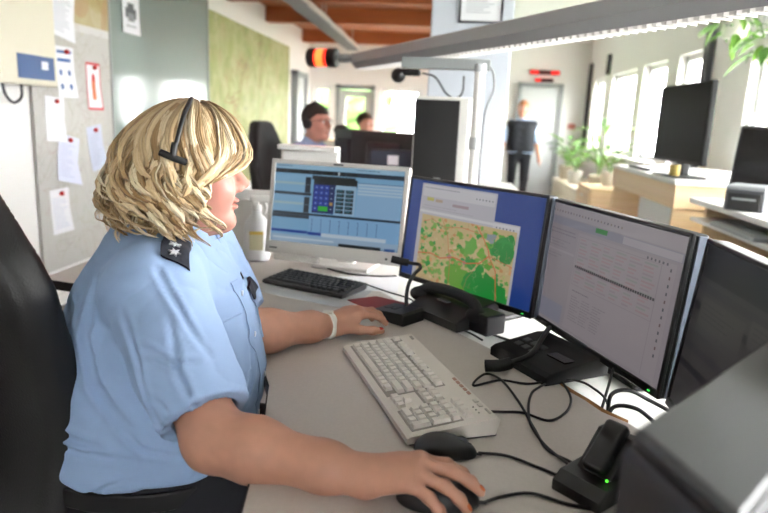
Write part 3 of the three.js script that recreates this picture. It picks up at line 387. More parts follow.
const scr2 = canvasTex(1024, 576, (c, w, h) => {
  c.fillStyle = '#163f8c'; c.fillRect(0, 0, w, h); c.fillStyle = '#b9b7be'; c.fillRect(96, 14, 606, h); c.fillRect(690, 160, 196, h); c.fillStyle = '#c9c7cc'; c.fillRect(110, 22, 580, 66); c.fillRect(696, 166, 184, 50);
  txt(c, 120, 34, 1, 300, '#8f8c98', 12, 6); c.fillStyle = '#b8b450'; c.fillRect(150, 92, 60, 20); c.fillStyle = '#b09a80'; c.fillRect(225, 98, 60, 16); c.fillStyle = '#a08a90'; c.fillRect(370, 110, 130, 16); for (let i = 0; i < 6; i++) { c.fillStyle = '#60606c'; c.fillRect(548 + i * 24, 56, 8, 8); c.fillRect(720 + i * 24, 186, 8, 8); } txt(c, 120, 140, 2, 560, '#a29fa8', 14, 4); c.fillStyle = '#d2d0d4'; c.fillRect(100, 170, 780, 14);
  // regional map
  c.save(); c.beginPath(); c.rect(128, 196, 742, 380); c.clip(); c.fillStyle = '#c9b483'; c.fillRect(128, 196, 742, 380);
  const blob = (x, y, r, col, n = 12) => { c.fillStyle = col; c.beginPath(); for (let i = 0; i < n; i++) { const a = i / n * 6.283, q = r * rr(0.55, 1.2); c.lineTo(x + Math.cos(a) * q * 1.3, y + Math.sin(a) * q); } c.fill(); };
  for (let i = 0; i < 170; i++) blob(rr(130, 870), rr(210, 560), rr(6, 22), ['#62a83c', '#2f9a44', '#79b04c'][i % 3]);
  for (let i = 0; i < 160; i++) blob(rr(130, 870), rr(200, 576), rr(4, 13), ['#d9a06a', '#cfae7c', '#d8c49a', '#c98f58', '#b9c07a'][i % 5]);
  blob(560, 320, 46, '#6ab04a'); blob(640, 350, 36, '#74b54a'); for (let i = 0; i < 9; i++) blob(rr(420, 560), rr(480, 560), 46, '#6aa83a');
  for (let i = 0; i < 20; i++) blob(rr(560, 800), rr(500, 600), rr(36, 70), '#22953c'); for (let i = 0; i < 12; i++) blob(rr(740, 870), rr(230, 330), rr(18, 46), ['#2a9a42', '#1f8f3a'][i % 2]); for (let i = 0; i < 8; i++) blob(rr(520, 660), rr(400, 440), rr(12, 30), '#2f9a40');
  blob(700, 250, 30, '#8a96a0'); blob(400, 410, 16, '#a58a90'); blob(520, 420, 14, '#a0808c');
  const road = (pts, col, lw) => { c.strokeStyle = col; c.lineWidth = lw; c.beginPath(); pts.forEach((p, i) => i ? c.lineTo(...p) : c.moveTo(...p)); c.stroke(); };
  road([[128, 430], [240, 415], [330, 430], [430, 405], [540, 420], [640, 400], [700, 350], [760, 420], [790, 576]], '#d9673c', 7); road([[580, 200], [640, 260], [690, 320], [700, 350]], '#d9673c', 6); road([[300, 200], [360, 280], [390, 380], [410, 440], [420, 576]], '#cf6a48', 4); road([[140, 240], [220, 215], [330, 250], [470, 230], [600, 240]], '#cf7a58', 4); road([[700, 350], [870, 380]], '#cf7048', 4); road([[128, 430], [200, 500], [300, 560]], '#c88060', 3); road([[640, 400], [560, 500], [540, 576]], '#c88060', 3);
  for (let i = 0; i < 70; i++) { let x = rr(130, 860), y = rr(200, 560); const p = [[x, y]]; for (let k = 0; k < 3; k++) { x += rr(-30, 30); y += rr(-30, 30); p.push([x, y]); } road(p, ['#b88860', '#d8c8a0', '#a89070'][i % 3], 1.5); }
  c.restore();
});
const scr3 = canvasTex(1024, 576, (c, w, h) => {
  c.fillStyle = '#b7adb3'; c.fillRect(0, 0, w, h); c.fillStyle = '#c3bac0'; c.fillRect(0, 0, w, 58); for (let i = 0; i < 24; i++) { c.fillStyle = ['#8c848c', '#6f6a76', '#9a8f80'][i % 3]; c.fillRect(14 + i * 26, 30, 10, 9); } c.fillStyle = '#a6a4b4'; c.fillRect(0, 62, w, 36); c.fillStyle = '#58a860'; c.fillRect(430, 64, 92, 22); c.fillStyle = '#cbc4ca'; c.fillRect(640, 66, 370, 30);
  txt(c, 30, 120, 2, 240, '#8a8290', 16, 5); txt(c, 30, 170, 3, 260, '#978e98', 14, 4); c.fillStyle = '#c4bbc0'; c.fillRect(20, 216, 270, 10); txt(c, 30, 240, 2, 200, '#978e98', 14, 4);
  c.fillStyle = '#9fa3bb'; c.globalAlpha = 0.6; c.fillRect(10, 470, 260, 90); c.globalAlpha = 1;
  c.fillStyle = '#bfb5ba'; c.fillRect(300, 110, 690, 450); for (let r = 0; r < 14; r++) { for (let k = 0; k < 6; k++) { c.fillStyle = ['#c4a3a8', '#b2a4ac', '#a8b0a8', '#bfa0a4'][(r + k * 2) % 4]; c.fillRect(325 + k * 96, 134 + r * 15, 40 + rnd() * 46, 7); } } c.fillStyle = '#3e3a40'; for (let x = 316; x < 900; x += 16) c.fillRect(x, 258, 12, 11); c.strokeStyle = '#8e858c'; c.strokeRect(312, 126, 596, 222);
  for (let i = 0; i < 6; i++) { c.fillStyle = '#6a6570'; c.fillRect(812 + i * 24, 112, 10, 10); } for (let i = 0; i < 12; i++) { c.fillStyle = ['#5a5a60', '#7a5a58', '#4a505a'][i % 3]; c.fillRect(958, 130 + i * 30, 9, 12); }
  txt(c, 330, 372, 1, 200, '#7d757e', 12, 5); for (let b = 0; b < 3; b++) txt(c, 330 + b * 92, 400, 10, 84, '#9b929a', 12, 4); c.fillStyle = '#a79da4'; c.fillRect(905, 110, 3, 450);
});
const scr4 = canvasTex(1024, 576, (c, w, h) => {
  c.fillStyle = '#8a8484'; c.fillRect(0, 0, w, h); c.fillStyle = '#4a484e'; c.fillRect(0, 0, w, 110); for (let i = 0; i < 6; i++) { c.fillStyle = ['#747078', '#5c5a62', '#989292'][i % 3]; c.fillRect(0, 130 + i * 70, w, 26); } c.fillStyle = '#a39c98'; c.fillRect(60, 170, 330, 100); c.fillRect(420, 150, 400, 80); txt(c, 80, 190, 4, 280, '#6e6a6c', 16, 5); txt(c, 440, 165, 3, 340, '#6e6a6c', 16, 5);
});
const screenMat = (t, k) => new THREE.MeshStandardMaterial({ color: 0x050506, roughness: 0.28, emissive: 0xffffff, emissiveMap: t, emissiveIntensity: k });
function monitor(label, c, yaw, tilt, w, h, bezel, shell, tex, glow, chin = 0, baseY = DY - 0.024, baseBack = 0.12) {
  const g = thing('monitor', label, 'monitor', [c[0], baseY, c[2]], yaw, 'monitors on the operator desk'), cy = c[1] - baseY;
  const tl = geo => geo.rotateX(-tilt).translate(0, cy, 0);
  part('casing', tl(rbox(w, h, 0.034, 0.006, 0, 0, -0.018)), shell, g);
  part('bezel', tl(merge([rbox(w, bezel, 0.01, 0.003, 0, h / 2 - bezel / 2, 0.0), rbox(w, bezel + chin, 0.01, 0.003, 0, -h / 2 + (bezel + chin) / 2, 0), rbox(bezel, h, 0.01, 0.003, -w / 2 + bezel / 2, 0, 0), rbox(bezel, h, 0.01, 0.003, w / 2 - bezel / 2, 0, 0)])), shell, g);
  const sw = w - 2 * bezel, sh = h - 2 * bezel - chin; const pg = new THREE.PlaneGeometry(sw, sh).translate(0, chin / 2, 0.0012);
  part('screen', tl(pg), screenMat(tex, glow), g);
  part('rear_cover', tl(rbox(w * 0.45, h * 0.5, 0.03, 0.012, 0, -0.02, -0.045)), shell, g);
  const bb = -baseBack * 1.1; part('neck', merge([rbox(0.07, cy + 0.02, 0.03, 0.01, 0, (cy + 0.02) / 2, bb), rbox(0.1, 0.09, 0.06, 0.012, 0, cy, bb * 0.7)]), shell, g);
  part('base', rbox(0.22, 0.016, 0.16, 0.007, 0, 0.008, bb + 0.0), shell, g);
  return { g, tl, w, h };
}
const silver = std(0xc9c6c1, 0.45), bezelBlack = std(0x0d0d10, 0.35);
const m1 = monitor('silver framed monitor with blue dispatch display and keypad', [-0.3713, 0.9643, -2.1721], -0.1963, 0.164, 0.505, 0.333, 0.016, silver, scr1, 0.5, 0.028, DY);
part('power_button', m1.tl(cyl(0.004, 0.004, 0.006, 0, 0, 0, 16).rotateX(Math.PI / 2).translate(0.2, -0.147, 0.006)), M.darkGrey, m1.g); part('maker_plate', m1.tl(box(0.03, 0.005, 0.002, -0.22, -0.147, 0.006)), M.darkGrey, m1.g); part('maker_plate', m1.tl(box(0.035, 0.005, 0.002, 0, 0.158, 0.006)), M.darkGrey, m1.g);
part('front_panel', m1.tl(rbox(0.17, 0.022, 0.03, 0.008, -0.13, -0.178, 0.0)), silver, m1.g);
const m2 = monitor('black monitor showing the green and tan regional map', [0.0711, 0.9467, -1.8516], -0.7862, 0.0983, 0.535, 0.3277, 0.009, bezelBlack, scr2, 0.52, 0.008);
const m3 = monitor('black monitor with a grey form and table on its screen', [0.3591, 0.9382, -1.4589], -1.2214, 0.0802, 0.535, 0.3277, 0.009, bezelBlack, scr3, 0.3, 0.008);
const m4 = monitor('black monitor seen at a slant at the right picture edge', [0.468, 0.934, -0.93], -1.57, 0.1, 0.535, 0.3277, 0.009, bezelBlack, scr4, 0.08, 0.008, DY - 0.024, 0.17);
for (const m of [m2, m3, m4]) { part('power_led', m.tl(box(0.006, 0.002, 0.002, 0.24, -0.156, 0.006)), std(0x30c040, 0.4, { emissive: 0x40ff60, emissiveIntensity: 1 }), m.g); part('edge_strip', m.tl(merge([rbox(0.004, 0.32, 0.02, 0.001, 0.2685, 0, -0.02), rbox(0.004, 0.32, 0.02, 0.001, -0.2685, 0, -0.02)])), std(0x6d7684, 0.35), m.g); }
{ const g = thing('document_tray', 'white tray edge standing up behind the silver monitor', 'tray', [-0.53, DY, -2.49], -0.12); part('panel', rbox(0.235, 0.36, 0.03, 0.006, 0, 0.245, 0), M.white, g); part('ledge', rbox(0.235, 0.02, 0.07, 0.006, 0, 0.42, 0.02), M.white, g); part('foot', rbox(0.2, 0.07, 0.12, 0.01, 0, 0.036, 0), M.white, g); }
// ---------------------------------------------------------------- keyboards
const keyMat = std(0xe2dcd5, 0.5), keyMat2 = std(0xdad3cb, 0.5), kbMat = std(0xd6cfc7, 0.5), kbDark = std(0x3a3a3a, 0.6), bedMat = std(0x98928b, 0.7);
function keyboard(label, pos, yaw, W, D, hF, hB, matBody, mats, full, pitch, legend) {
  const g = thing('keyboard', label, 'keyboard', pos, yaw), sl = Math.atan2(hB - hF, D);
  part('body', extrude([[-D / 2, 0.004], [-D / 2, hF], [-D / 2 + 0.006, hF + 0.003], [D / 2 - 0.006, hB + 0.002], [D / 2, hB - 0.003], [D / 2 - 0.008, 0.004]], W, 0).translate(0, 0, -W / 2).rotateY(Math.PI / 2), matBody, g);
  part('underside', box(W - 0.006, 0.008, D - 0.01, 0, 0.004, 0), kbDark, g);
  if (full) part('rear_foot', merge([box(0.05, 0.016, 0.02, -W / 2 + 0.05, 0.008, -D / 2 + 0.02), box(0.05, 0.016, 0.02, W / 2 - 0.05, 0.008, -D / 2 + 0.02)]), kbDark, g);
  const cache = {}; const keyGeo = (u, dd) => cache[u + '_' + dd] ??= (() => { const kw = u * pitch - 0.0036, kd = dd * pitch - 0.0036, b = new THREE.BoxGeometry(kw, 0.009, kd), p = b.attributes.position; for (let i = 0; i < p.count; i++) if (p.getY(i) > 0) { p.setX(i, p.getX(i) - Math.sign(p.getX(i)) * 0.0016); p.setZ(i, p.getZ(i) - Math.sign(p.getZ(i)) * 0.0016); } b.computeVertexNormals(); return b; })();
  const rows = full ? [[0, [1, -1, 1, 1, 1, 1, -.5, 1, 1, 1, 1, -.5, 1, 1, 1, 1], -1], [1.25, [1, 1, 1, 1, 1, 1, 1, 1, 1, 1, 1, 1, 1, 2]], [2.25, [1.5, 1, 1, 1, 1, 1, 1, 1, 1, 1, 1, 1, 1, 1.5]], [3.25, [1.75, 1, 1, 1, 1, 1, 1, 1, 1, 1, 1, 1, 2.25]], [4.25, [1.25, 1, 1, 1, 1, 1, 1, 1, 1, 1, 1, 1, 2.75]], [5.25, [1.5, 1, 1.25, 5.75, 1.25, 1, 1, 1.25]]]
    : [[0, [1, -.5, 1, 1, 1, 1, 1, 1, 1, 1, 1, 1, 1, 1, 1]], [1.1, [1, 1, 1, 1, 1, 1, 1, 1, 1, 1, 1, 1, 1, 2]], [2.1, [1.5, 1, 1, 1, 1, 1, 1, 1, 1, 1, 1, 1, 1, 1.5]], [3.1, [1.75, 1, 1, 1, 1, 1, 1, 1, 1, 1, 1, 1, 2.25]], [4.1, [1.25, 1, 1, 1, 1, 1, 1, 1, 1, 1, 1, 1, 2.75]], [5.1, [1.5, 1.25, 6, 1.25, 1, 1, 1, 1.5]]];
  const x0 = -W / 2 + (full ? 0.016 : 0.012), z0 = -D / 2 + (full ? 0.042 : 0.022); let cnt = 0;
  const put = (u, row, w, d = 1) => { const x = x0 + (u + w / 2) * pitch, z = z0 + (row + d / 2) * pitch, m = part('key', keyGeo(w, d), mats[w > 1 || u > 14.9 ? 1 : 0], g); m.position.set(x, hF + (hB - hF) * (D / 2 - z) / D + 0.0068, z); m.rotation.x = sl; cnt++; };
  const bed = (u0, u1, r0, r1) => { const m = part('key_bed', box((u1 - u0) * pitch, 0.002, (r1 - r0) * pitch), bedMat, g), z = z0 + (r0 + r1) / 2 * pitch; m.position.set(x0 + (u0 + u1) / 2 * pitch, hF + (hB - hF) * (D / 2 - z) / D + 0.0028, z); m.rotation.x = sl; };
  if (full) { bed(-0.1, 15.1, 1.15, 6.35); bed(15.2, 18.4, 1.15, 3.35); bed(18.5, 22.7, 1.15, 6.35); bed(-0.1, 15.1, -0.1, 1.1); }
  for (const [row, ks] of rows) { let u = 0; for (const k of ks) { if (k < 0) { u -= k; continue; } put(u, row, k); u += k; } }
  if (full) { for (const r of [1.25, 2.25]) for (let i = 0; i < 3; i++) put(15.3 + i, r, 1); put(16.3, 4.25, 1); for (let i = 0; i < 3; i++) put(15.3 + i, 5.25, 1); for (const r of [1.25, 2.25, 3.25]) for (let i = 0; i < 3; i++) put(18.6 + i, r, 1); for (let i = 0; i < 3; i++) put(18.6 + i, 4.25, 1); put(18.6, 5.25, 2); put(20.6, 5.25, 1); put(21.6, 1.25, 1); put(21.6, 2.25, 1, 2); put(21.6, 4.25, 1, 2); for (let i = 0; i < 4; i++) put(18.6 + i, 0, 1); }
  return { g, sl };
}
const k1 = keyboard('white full size keyboard on the desk in front of the officer', [-0.0444, DY, -1.2414], -1.1697, 0.457, 0.174, 0.014, 0.034, kbMat, [keyMat, keyMat2], true, 0.0187);
{ const D = 0.174, put = (x, z, w, d, mat, name) => { const m = part(name, rbox(w, 0.003, d, 0.001), mat, k1.g); m.position.set(x, 0.014 + 0.02 * (D / 2 - z) / D + 0.0035, z); m.rotation.x = k1.sl; };
  for (let i = 0; i < 5; i++) put(0.052 + i * 0.017, -0.074, 0.011, 0.006, std(0xb08a7c, 0.5), 'hot_key'); for (let i = 0; i < 2; i++) put(0.155 + i * 0.018, -0.072, 0.013, 0.008, std(0xc8c3ba, 0.4), 'hot_key'); put(0.2, -0.075, 0.02, 0.004, std(0xa9a49b, 0.4), 'logo_plate'); for (let i = 0; i < 3; i++) put(0.175 + i * 0.012, -0.058, 0.003, 0.003, std(0x8a8a80, 0.4), 'indicator'); put(-0.2, -0.073, 0.02, 0.006, std(0x9a958d, 0.4), 'logo_plate'); }
keyboard('small black keyboard in front of the silver monitor', [-0.4, DY, -1.985], -0.42, 0.31, 0.15, 0.012, 0.022, M.black, [std(0x1b1b1d, 0.5), std(0x1f1f21, 0.5)], false, 0.0192);
// ---------------------------------------------------------------- mice
function mouse(label, pos, yaw) {
  const g = thing('computer_mouse', label, 'mouse', pos, yaw);
  const s = (x, y, z) => { const t = x / 0.058; let d = ell([0.002, 0.004, 0], [0.06, 0.034, 0.032])(x, y, z); d = smin(d, ell([-0.012, 0.01, 0], [0.04, 0.029, 0.03])(x, y, z), 0.02); return smax(d, -y + 0.001, 0.006); };
  part('shell', surface(s, [-0.07, -0.004, -0.045], [0.07, 0.05, 0.045], 0.0022), M.black, g);
  part('wheel', new THREE.TorusGeometry(0.009, 0.004, 10, 24).translate(0.03, 0.03, 0), M.darkGrey, g);
  part('button_seam', box(0.026, 0.0016, 0.0012, 0.03, 0.0335, 0).rotateZ(-0.24).translate(0, 0.0055, 0), M.blackMatt, g);
  part('cable_boot', cyl(0.0032, 0.0025, 0.014, 0, 0, 0, 10).rotateZ(Math.PI / 2).translate(0.064, 0.007, 0), M.cable, g);
  return g;
}
mouse('black mouse lying free beside the white keyboard', [0.028, DY, -0.988], -0.06).scale.set(0.87, 0.8, 0.87);
mouse('black mouse under the right hand of the officer', [0.018, DY, -0.842], 0.02);
// ---------------------------------------------------------------- cables
const onDesk = (pts, y = 0.0032) => pts.map(p => [p[0], DY + (p[2] ?? y), p[1]]);
const cableThing = (label, pts, r = 0.0026) => single('cable', tube(pts, r, Math.max(40, pts.length * 14), 7), M.cable, label, 'cable', [0, 0, 0], 0, 'cables on the operator desk');
cableThing('black cable running from the free mouse to the cradle', onDesk([[0.084, -0.988, 0.006], [0.129, -0.993], [0.182, -0.962], [0.225, -0.936], [0.255, -0.95], [0.285, -0.995, 0.008]]));
cableThing('black cable running from the mouse in use to the cradle', onDesk([[0.083, -0.842, 0.007], [0.111, -0.868], [0.157, -0.886], [0.205, -0.868], [0.24, -0.86]]));
cableThing('black cable leaving the white keyboard in a wide bend', onDesk([[0.094, -1.13, 0.016], [0.112, -1.142, 0.01], [0.138, -1.158, 0.004], [0.175, -1.164], [0.221, -1.139], [0.257, -1.175], [0.282, -1.244], [0.281, -1.32], [0.272, -1.35, 0.01]]));
cableThing('black cable crossing the desk in a loop before the intercom', onDesk([[0.273, -1.34, 0.008], [0.204, -1.309], [0.146, -1.316], [0.086, -1.275], [0.117, -1.347], [0.143, -1.309, 0.009], [0.172, -1.222], [0.19, -1.101], [0.204, -1.023], [0.235, -0.977, 0.009], [0.246, -0.943, 0.01]]));
cableThing('black cable running from the desk cut-out down to the cradle', onDesk([[0.232, -0.955, 0.012], [0.199, -1.046], [0.184, -1.101, 0.009], [0.2, -1.242], [0.215, -1.28], [0.276, -1.335, 0.009], [0.317, -1.33, 0.009], [0.335, -1.3, 0.01], [0.352, -1.25, 0.006], [0.354, -1.215, -0.015]]));
cableThing('black cable running from the small keyboard past the telephone', onDesk([[-0.262, -2.04, 0.012], [-0.169, -1.98], [-0.085, -1.907], [-0.05, -1.83], [0.045, -1.668], [0.09, -1.62], [0.12, -1.57]]));
cableThing('thick black cable arching over the white shelf behind the grey form monitor', [[0.352, DY - 0.018, -1.225], [0.36, DY + 0.02, -1.245], [0.4, DY + 0.022, -1.27], [0.45, DY, -1.275], [0.5, DY - 0.019, -1.26]], 0.0042);
cableThing('second thick black cable on the white shelf by the cut-out', [[0.345, DY - 0.018, -1.21], [0.36, DY + 0.008, -1.215], [0.4, DY + 0.01, -1.21], [0.44, DY - 0.012, -1.19], [0.5, DY - 0.019, -1.12]], 0.0042);
cableThing('thin black cable under the silver monitor', onDesk([[-0.42, -2.25], [-0.36, -2.2], [-0.29, -2.17], [-0.2, -2.17], [-0.15, -2.19]]), 0.0035);
cableThing('black cable along the shelf edge behind the intercom unit', [[0.11, DY - 0.02, -1.74], [0.19, DY - 0.02, -1.66], [0.28, DY - 0.02, -1.6], [0.36, DY - 0.02, -1.56], [0.47, DY - 0.02, -1.5]], 0.0035);
cableThing('black cable rising from the cut-out behind the intercom unit', [[0.345, DY - 0.02, -1.25], [0.365, DY + 0.02, -1.29], [0.385, DY + 0.04, -1.34], [0.41, DY + 0.02, -1.38], [0.45, DY - 0.019, -1.4]], 0.003);
// ---------------------------------------------------------------- gooseneck microphones, intercom, telephone, cradle
{ const g = thing('gooseneck_microphone', 'black gooseneck microphone on a flat base by the left hand', 'microphone', [-0.108, DY, -1.705], -0.62);
  part('base', extrude([[-0.055, 0], [-0.055, 0.018], [-0.05, 0.022], [0.05, 0.03], [0.055, 0.026], [0.055, 0]], 0.09, 0.002).translate(0, 0.003, -0.045), M.black, g); part('button', rbox(0.018, 0.006, 0.03, 0.002, -0.03, 0.028, 0.0), M.darkGrey, g); part('button', rbox(0.018, 0.006, 0.03, 0.002, -0.006, 0.03, 0.0), M.darkGrey, g); g.updateMatrixWorld();
  const wl = a => g.worldToLocal(V(...a));
  part('neck', tube([[-0.086, 0.765, -1.735], [-0.088, 0.8, -1.745], [-0.084, 0.83, -1.755], [-0.07, 0.857, -1.77], [-0.055, 0.872, -1.785], [-0.06, 0.878, -1.797], [-0.08, 0.88, -1.8], [-0.1, 0.882, -1.8]].map(wl), 0.0055, 50, 10), M.black, g);
  part('capsule', tube([[-0.09, 0.881, -1.8], [-0.105, 0.883, -1.8], [-0.14, 0.889, -1.8]].map(wl), 0.011, 12, 14), M.blackMatt, g); }
{ const g = thing('intercom_unit', 'flat black intercom desk unit before the grey form monitor', 'intercom', [0.262, DY, -1.44], -1.02);
  part('body', extrude([[-0.085, 0], [-0.085, 0.014], [-0.075, 0.02], [0.05, 0.038], [0.075, 0.036], [0.085, 0.028], [0.085, 0]], 0.2, 0.003).translate(0, 0.003, -0.1).rotateY(Math.PI / 2), std(0x0a0a0b, 0.8), g);
  for (let i = 0; i < 6; i++) { const b = part('button', rbox(0.02, 0.005, 0.018, 0.002), M.darkGrey, g); b.position.set(-0.07 + (i % 3) * 0.028, 0.032 + (i > 2 ? 0.005 : 0), 0.03 - (i > 2 ? 0.026 : 0)); b.rotation.x = 0.2; } part('display', rbox(0.06, 0.004, 0.03, 0.001, 0.055, 0.037, 0.01), M.blackGloss, g);
  const m = thing('gooseneck_microphone', 'black gooseneck microphone bending left before the intercom unit', 'microphone', [0.4, DY - 0.024, -1.68]); m.updateMatrixWorld(); const wl = a => m.worldToLocal(V(...a));
  part('socket', cyl(0.014, 0.022, 0.04, 0, 0.02, 0), M.black, m); part('neck', tube([[0.4, 0.75, -1.68], [0.385, 0.764, -1.69], [0.34, 0.764, -1.685], [0.305, 0.765, -1.65], [0.285, 0.785, -1.58], [0.255, 0.795, -1.48], [0.215, 0.775, -1.4], [0.16, 0.763, -1.362]].map(wl), 0.006, 50, 10), M.black, m); part('capsule', tube([[0.17, 0.7645, -1.367], [0.15, 0.76, -1.36], [0.114, 0.757, -1.358]].map(wl), 0.0135, 12, 16), M.blackMatt, m); }
{ const g = thing('telephone', 'black telephone handset unit under the map monitor', 'telephone', [0.045, DY - 0.0, -1.745], -0.86);
  part('body', extrude([[-0.07, 0], [-0.075, 0.02], [-0.02, 0.045], [0.055, 0.06], [0.07, 0.05], [0.07, 0]], 0.2, 0.004).translate(0, 0.004, -0.1).rotateY(Math.PI / 2), M.black, g);
  part('handset', merge([tube([[-0.13, 0.05, 0.02], [-0.09, 0.07, 0.01], [0, 0.078, 0.005], [0.09, 0.07, 0.01], [0.12, 0.05, 0.02]], 0.016, 30, 12), new THREE.SphereGeometry(0.03, 18, 12).scale(1.1, 0.7, 1).translate(-0.125, 0.045, 0.02), new THREE.SphereGeometry(0.028, 18, 12).scale(1.1, 0.7, 1).translate(0.115, 0.045, 0.02)]), M.blackMatt, g);
  part('speaker_block', rbox(0.07, 0.055, 0.07, 0.006, 0.135, 0.03, 0.0), std(0x1b1c22, 0.45), g); part('button', rbox(0.04, 0.006, 0.018, 0.003, 0.01, 0.062, 0.045).rotateX(0), std(0x4a4c54, 0.4), g); }
{ const g = thing('charging_cradle', 'black desk cradle with a green light near the dark case', 'cradle', [0.262, DY, -0.92], 0.765); g.scale.setScalar(0.78);
  part('base', extrude([[-0.07, 0], [-0.07, 0.016], [-0.05, 0.03], [0.05, 0.036], [0.06, 0.03], [0.06, 0]], 0.1, 0.004).translate(0, 0.004, -0.05), M.black, g);
  part('holder', extrude([[-0.02, 0.03], [0.045, 0.1], [0.062, 0.1], [0.062, 0.02], [0, 0.02]], 0.07, 0.004).translate(0, 0.004, -0.035), M.black, g); part('handpiece', rbox(0.11, 0.026, 0.05, 0.01).rotateZ(0.78).translate(0.016, 0.086, 0), M.dark, g);
  part('led', new THREE.SphereGeometry(0.0022, 10, 8).translate(-0.03, 0.046, 0.036), std(0x30d030, 0.3, { emissive: 0x50ff30, emissiveIntensity: 3 }), g); part('label_plate', box(0.03, 0.018, 0.002, 0.0, 0.02, 0.0555), M.paper, g); }
{ const g = thing('equipment_case', 'tall dark case with a grey top at the lower right corner', 'equipment case', [0.182, DY, -0.526], 0);
  part('shell', slab([[0, 0], [0.232, -0.278], [0.258, -0.168], [0.03, 0.115]], 0, 0.278, 0.012), std(0x17181c, 0.5), g);
  part('lid', slab([[0.001, 0.0], [0.232, -0.276], [0.256, -0.168], [0.031, 0.113]], 0.276, 0.292, 0.007), std(0x303234, 0.35), g);
  part('front_panel', slab([[0.045, 0.11], [0.256, -0.155], [0.264, -0.15], [0.052, 0.116]], 0.03, 0.26, 0.002), std(0x9a98a4, 0.5), g); }
// ---------------------------------------------------------------- papers, folder, bottle
single('paper_sheet', slab([[-0.404, -2.12], [-0.138, -2.2], [-0.13, -1.99], [-0.284, -1.975]], DY + 0.0005, DY + 0.0018), M.paper, 'white paper sheet lying under the silver monitor', 'paper');
single('clear_mat', slab([[-0.61, -1.905], [-0.49, -2.19], [-0.21, -1.98], [-0.255, -1.76]], DY + 0.0002, DY + 0.0008), phys(0xd9dbe0, 0.15, { clearcoat: 0.6 }), 'clear glossy desk mat under the small black keyboard', 'desk mat');
single('folder', slab([[-0.27, -1.85], [-0.19, -1.91], [-0.04, -1.83], [-0.12, -1.69]], DY + 0.0006, DY + 0.004, 0.0005), std(0x7d1a1a, 0.55), 'dark red folder under the left hand and microphone', 'folder');
{ const g = thing('spray_bottle', 'white disinfectant spray bottle beside the silver monitor', 'spray bottle', [-0.69, DY, -2.31], 0.25);
  part('body', lathe([[0, 0], [0.038, 0], [0.042, 0.006], [0.042, 0.12], [0.036, 0.15], [0.016, 0.175], [0.015, 0.19], [0, 0.19]]).scale(1.15, 1, 0.8), std(0xe8e8ea, 0.4), g); part('collar', cyl(0.018, 0.018, 0.022, 0, 0.2, 0), M.white, g);
  part('trigger_head', merge([rbox(0.075, 0.026, 0.022, 0.008, 0.012, 0.232, 0), rbox(0.026, 0.03, 0.024, 0.006, -0.004, 0.212, 0), cyl(0.01, 0.012, 0.016, 0, 0, 0, 16).rotateZ(Math.PI / 2).translate(0.056, 0.234, 0)]), M.white, g); part('trigger', tube([[0.028, 0.222, 0], [0.034, 0.2, 0], [0.028, 0.178, 0]], 0.006, 12), M.white, g); part('label_patch', rbox(0.05, 0.06, 0.002, 0.001, 0.0, 0.075, 0.034), std(0xd8d4b0, 0.5), g); part('label_patch', rbox(0.05, 0.014, 0.002, 0.001, 0.0, 0.108, 0.034), std(0xd8bc50, 0.5), g); }
{ const g = thing('document_rack', 'white plastic document rack behind the spray bottle', 'rack', [-0.76, DY, -2.4], 0.1); part('panel', rbox(0.2, 0.22, 0.012, 0.004, 0, 0.11, 0.04), M.white, g); part('panel', rbox(0.2, 0.25, 0.012, 0.004, 0, 0.125, -0.04), M.white, g); part('tray', rbox(0.2, 0.012, 0.1, 0.004, 0, 0.006, 0), M.white, g); }
// ---------------------------------------------------------------- office chair
{ const g = thing('office_chair', 'black padded office chair at the left picture edge', 'chair', [-0.79, 0, -1.275], 1.05);
  const leather = std(0x0d0d0e, 0.5, { bumpMap: noiseTex(256, 40, 0.5, 0.5, [6, 6]), bumpScale: 0.0006 });
  const wAt = y => y < 0.95 ? 0.245 + 0.02 * (y - 0.5) / 0.45 : 0.265 - 0.15 * Math.pow((y - 0.95) / 0.2, 1.8);
  const bk = (x, y, z) => { const q = x + 0.21 + 0.02 * (y - 0.6) - 0.7 * z * z - 0.03 * Math.cos((y - 0.68) * 9), dz = Math.abs(z) - wAt(y) + 0.03, dy = Math.abs(y - 0.83) - 0.35, dx = Math.abs(q) - 0.012; const o = len3(Math.max(dx, 0), Math.max(dy, 0), Math.max(dz, 0)) + Math.min(Math.max(dx, dy, dz), 0); return (o - 0.03) * 0.8; };
  part('backrest', surface(bk, [-0.42, 0.42, -0.32], [0.02, 1.3, 0.32], 0.011), leather, g);
  part('headrest', rbox(0.07, 0.1, 0.24, 0.03, -0.23, 1.25, -0.0).rotateZ(0), leather, g);
  part('seat', surface((x, y, z) => { const dx = Math.abs(x - 0.03) - 0.22, dy = Math.abs(y - 0.4 - 0.1 * z * z) - 0.02, dz = Math.abs(z) - 0.22; return len3(Math.max(dx, 0), Math.max(dy, 0), Math.max(dz, 0)) + Math.min(Math.max(dx, dy, dz), 0) - 0.03; }, [-0.32, 0.32, -0.3], [0.32, 0.48, 0.3], 0.012), leather, g);
  part('back_bracket', merge([rbox(0.05, 0.35, 0.09, 0.02, -0.27, 0.52, 0), rbox(0.3, 0.04, 0.09, 0.015, -0.14, 0.345, 0), rbox(0.02, 0.13, 0.2, 0.008, -0.262, 0.6, 0)]), M.black, g);
  part('gas_lift', cyl(0.026, 0.034, 0.26, 0, 0.22, 0), M.black, g); part('star_base', merge([0, 1, 2, 3, 4].map(i => rbox(0.3, 0.035, 0.05, 0.012, 0.15, 0.09, 0).rotateY(i * 1.2566))), M.black, g);
  for (let i = 0; i < 5; i++) part('castor', cyl(0.028, 0.028, 0.04, 0, 0, 0, 20).rotateX(Math.PI / 2).translate(0.28, 0.028, 0).rotateY(i * 1.2566), M.black, g); }
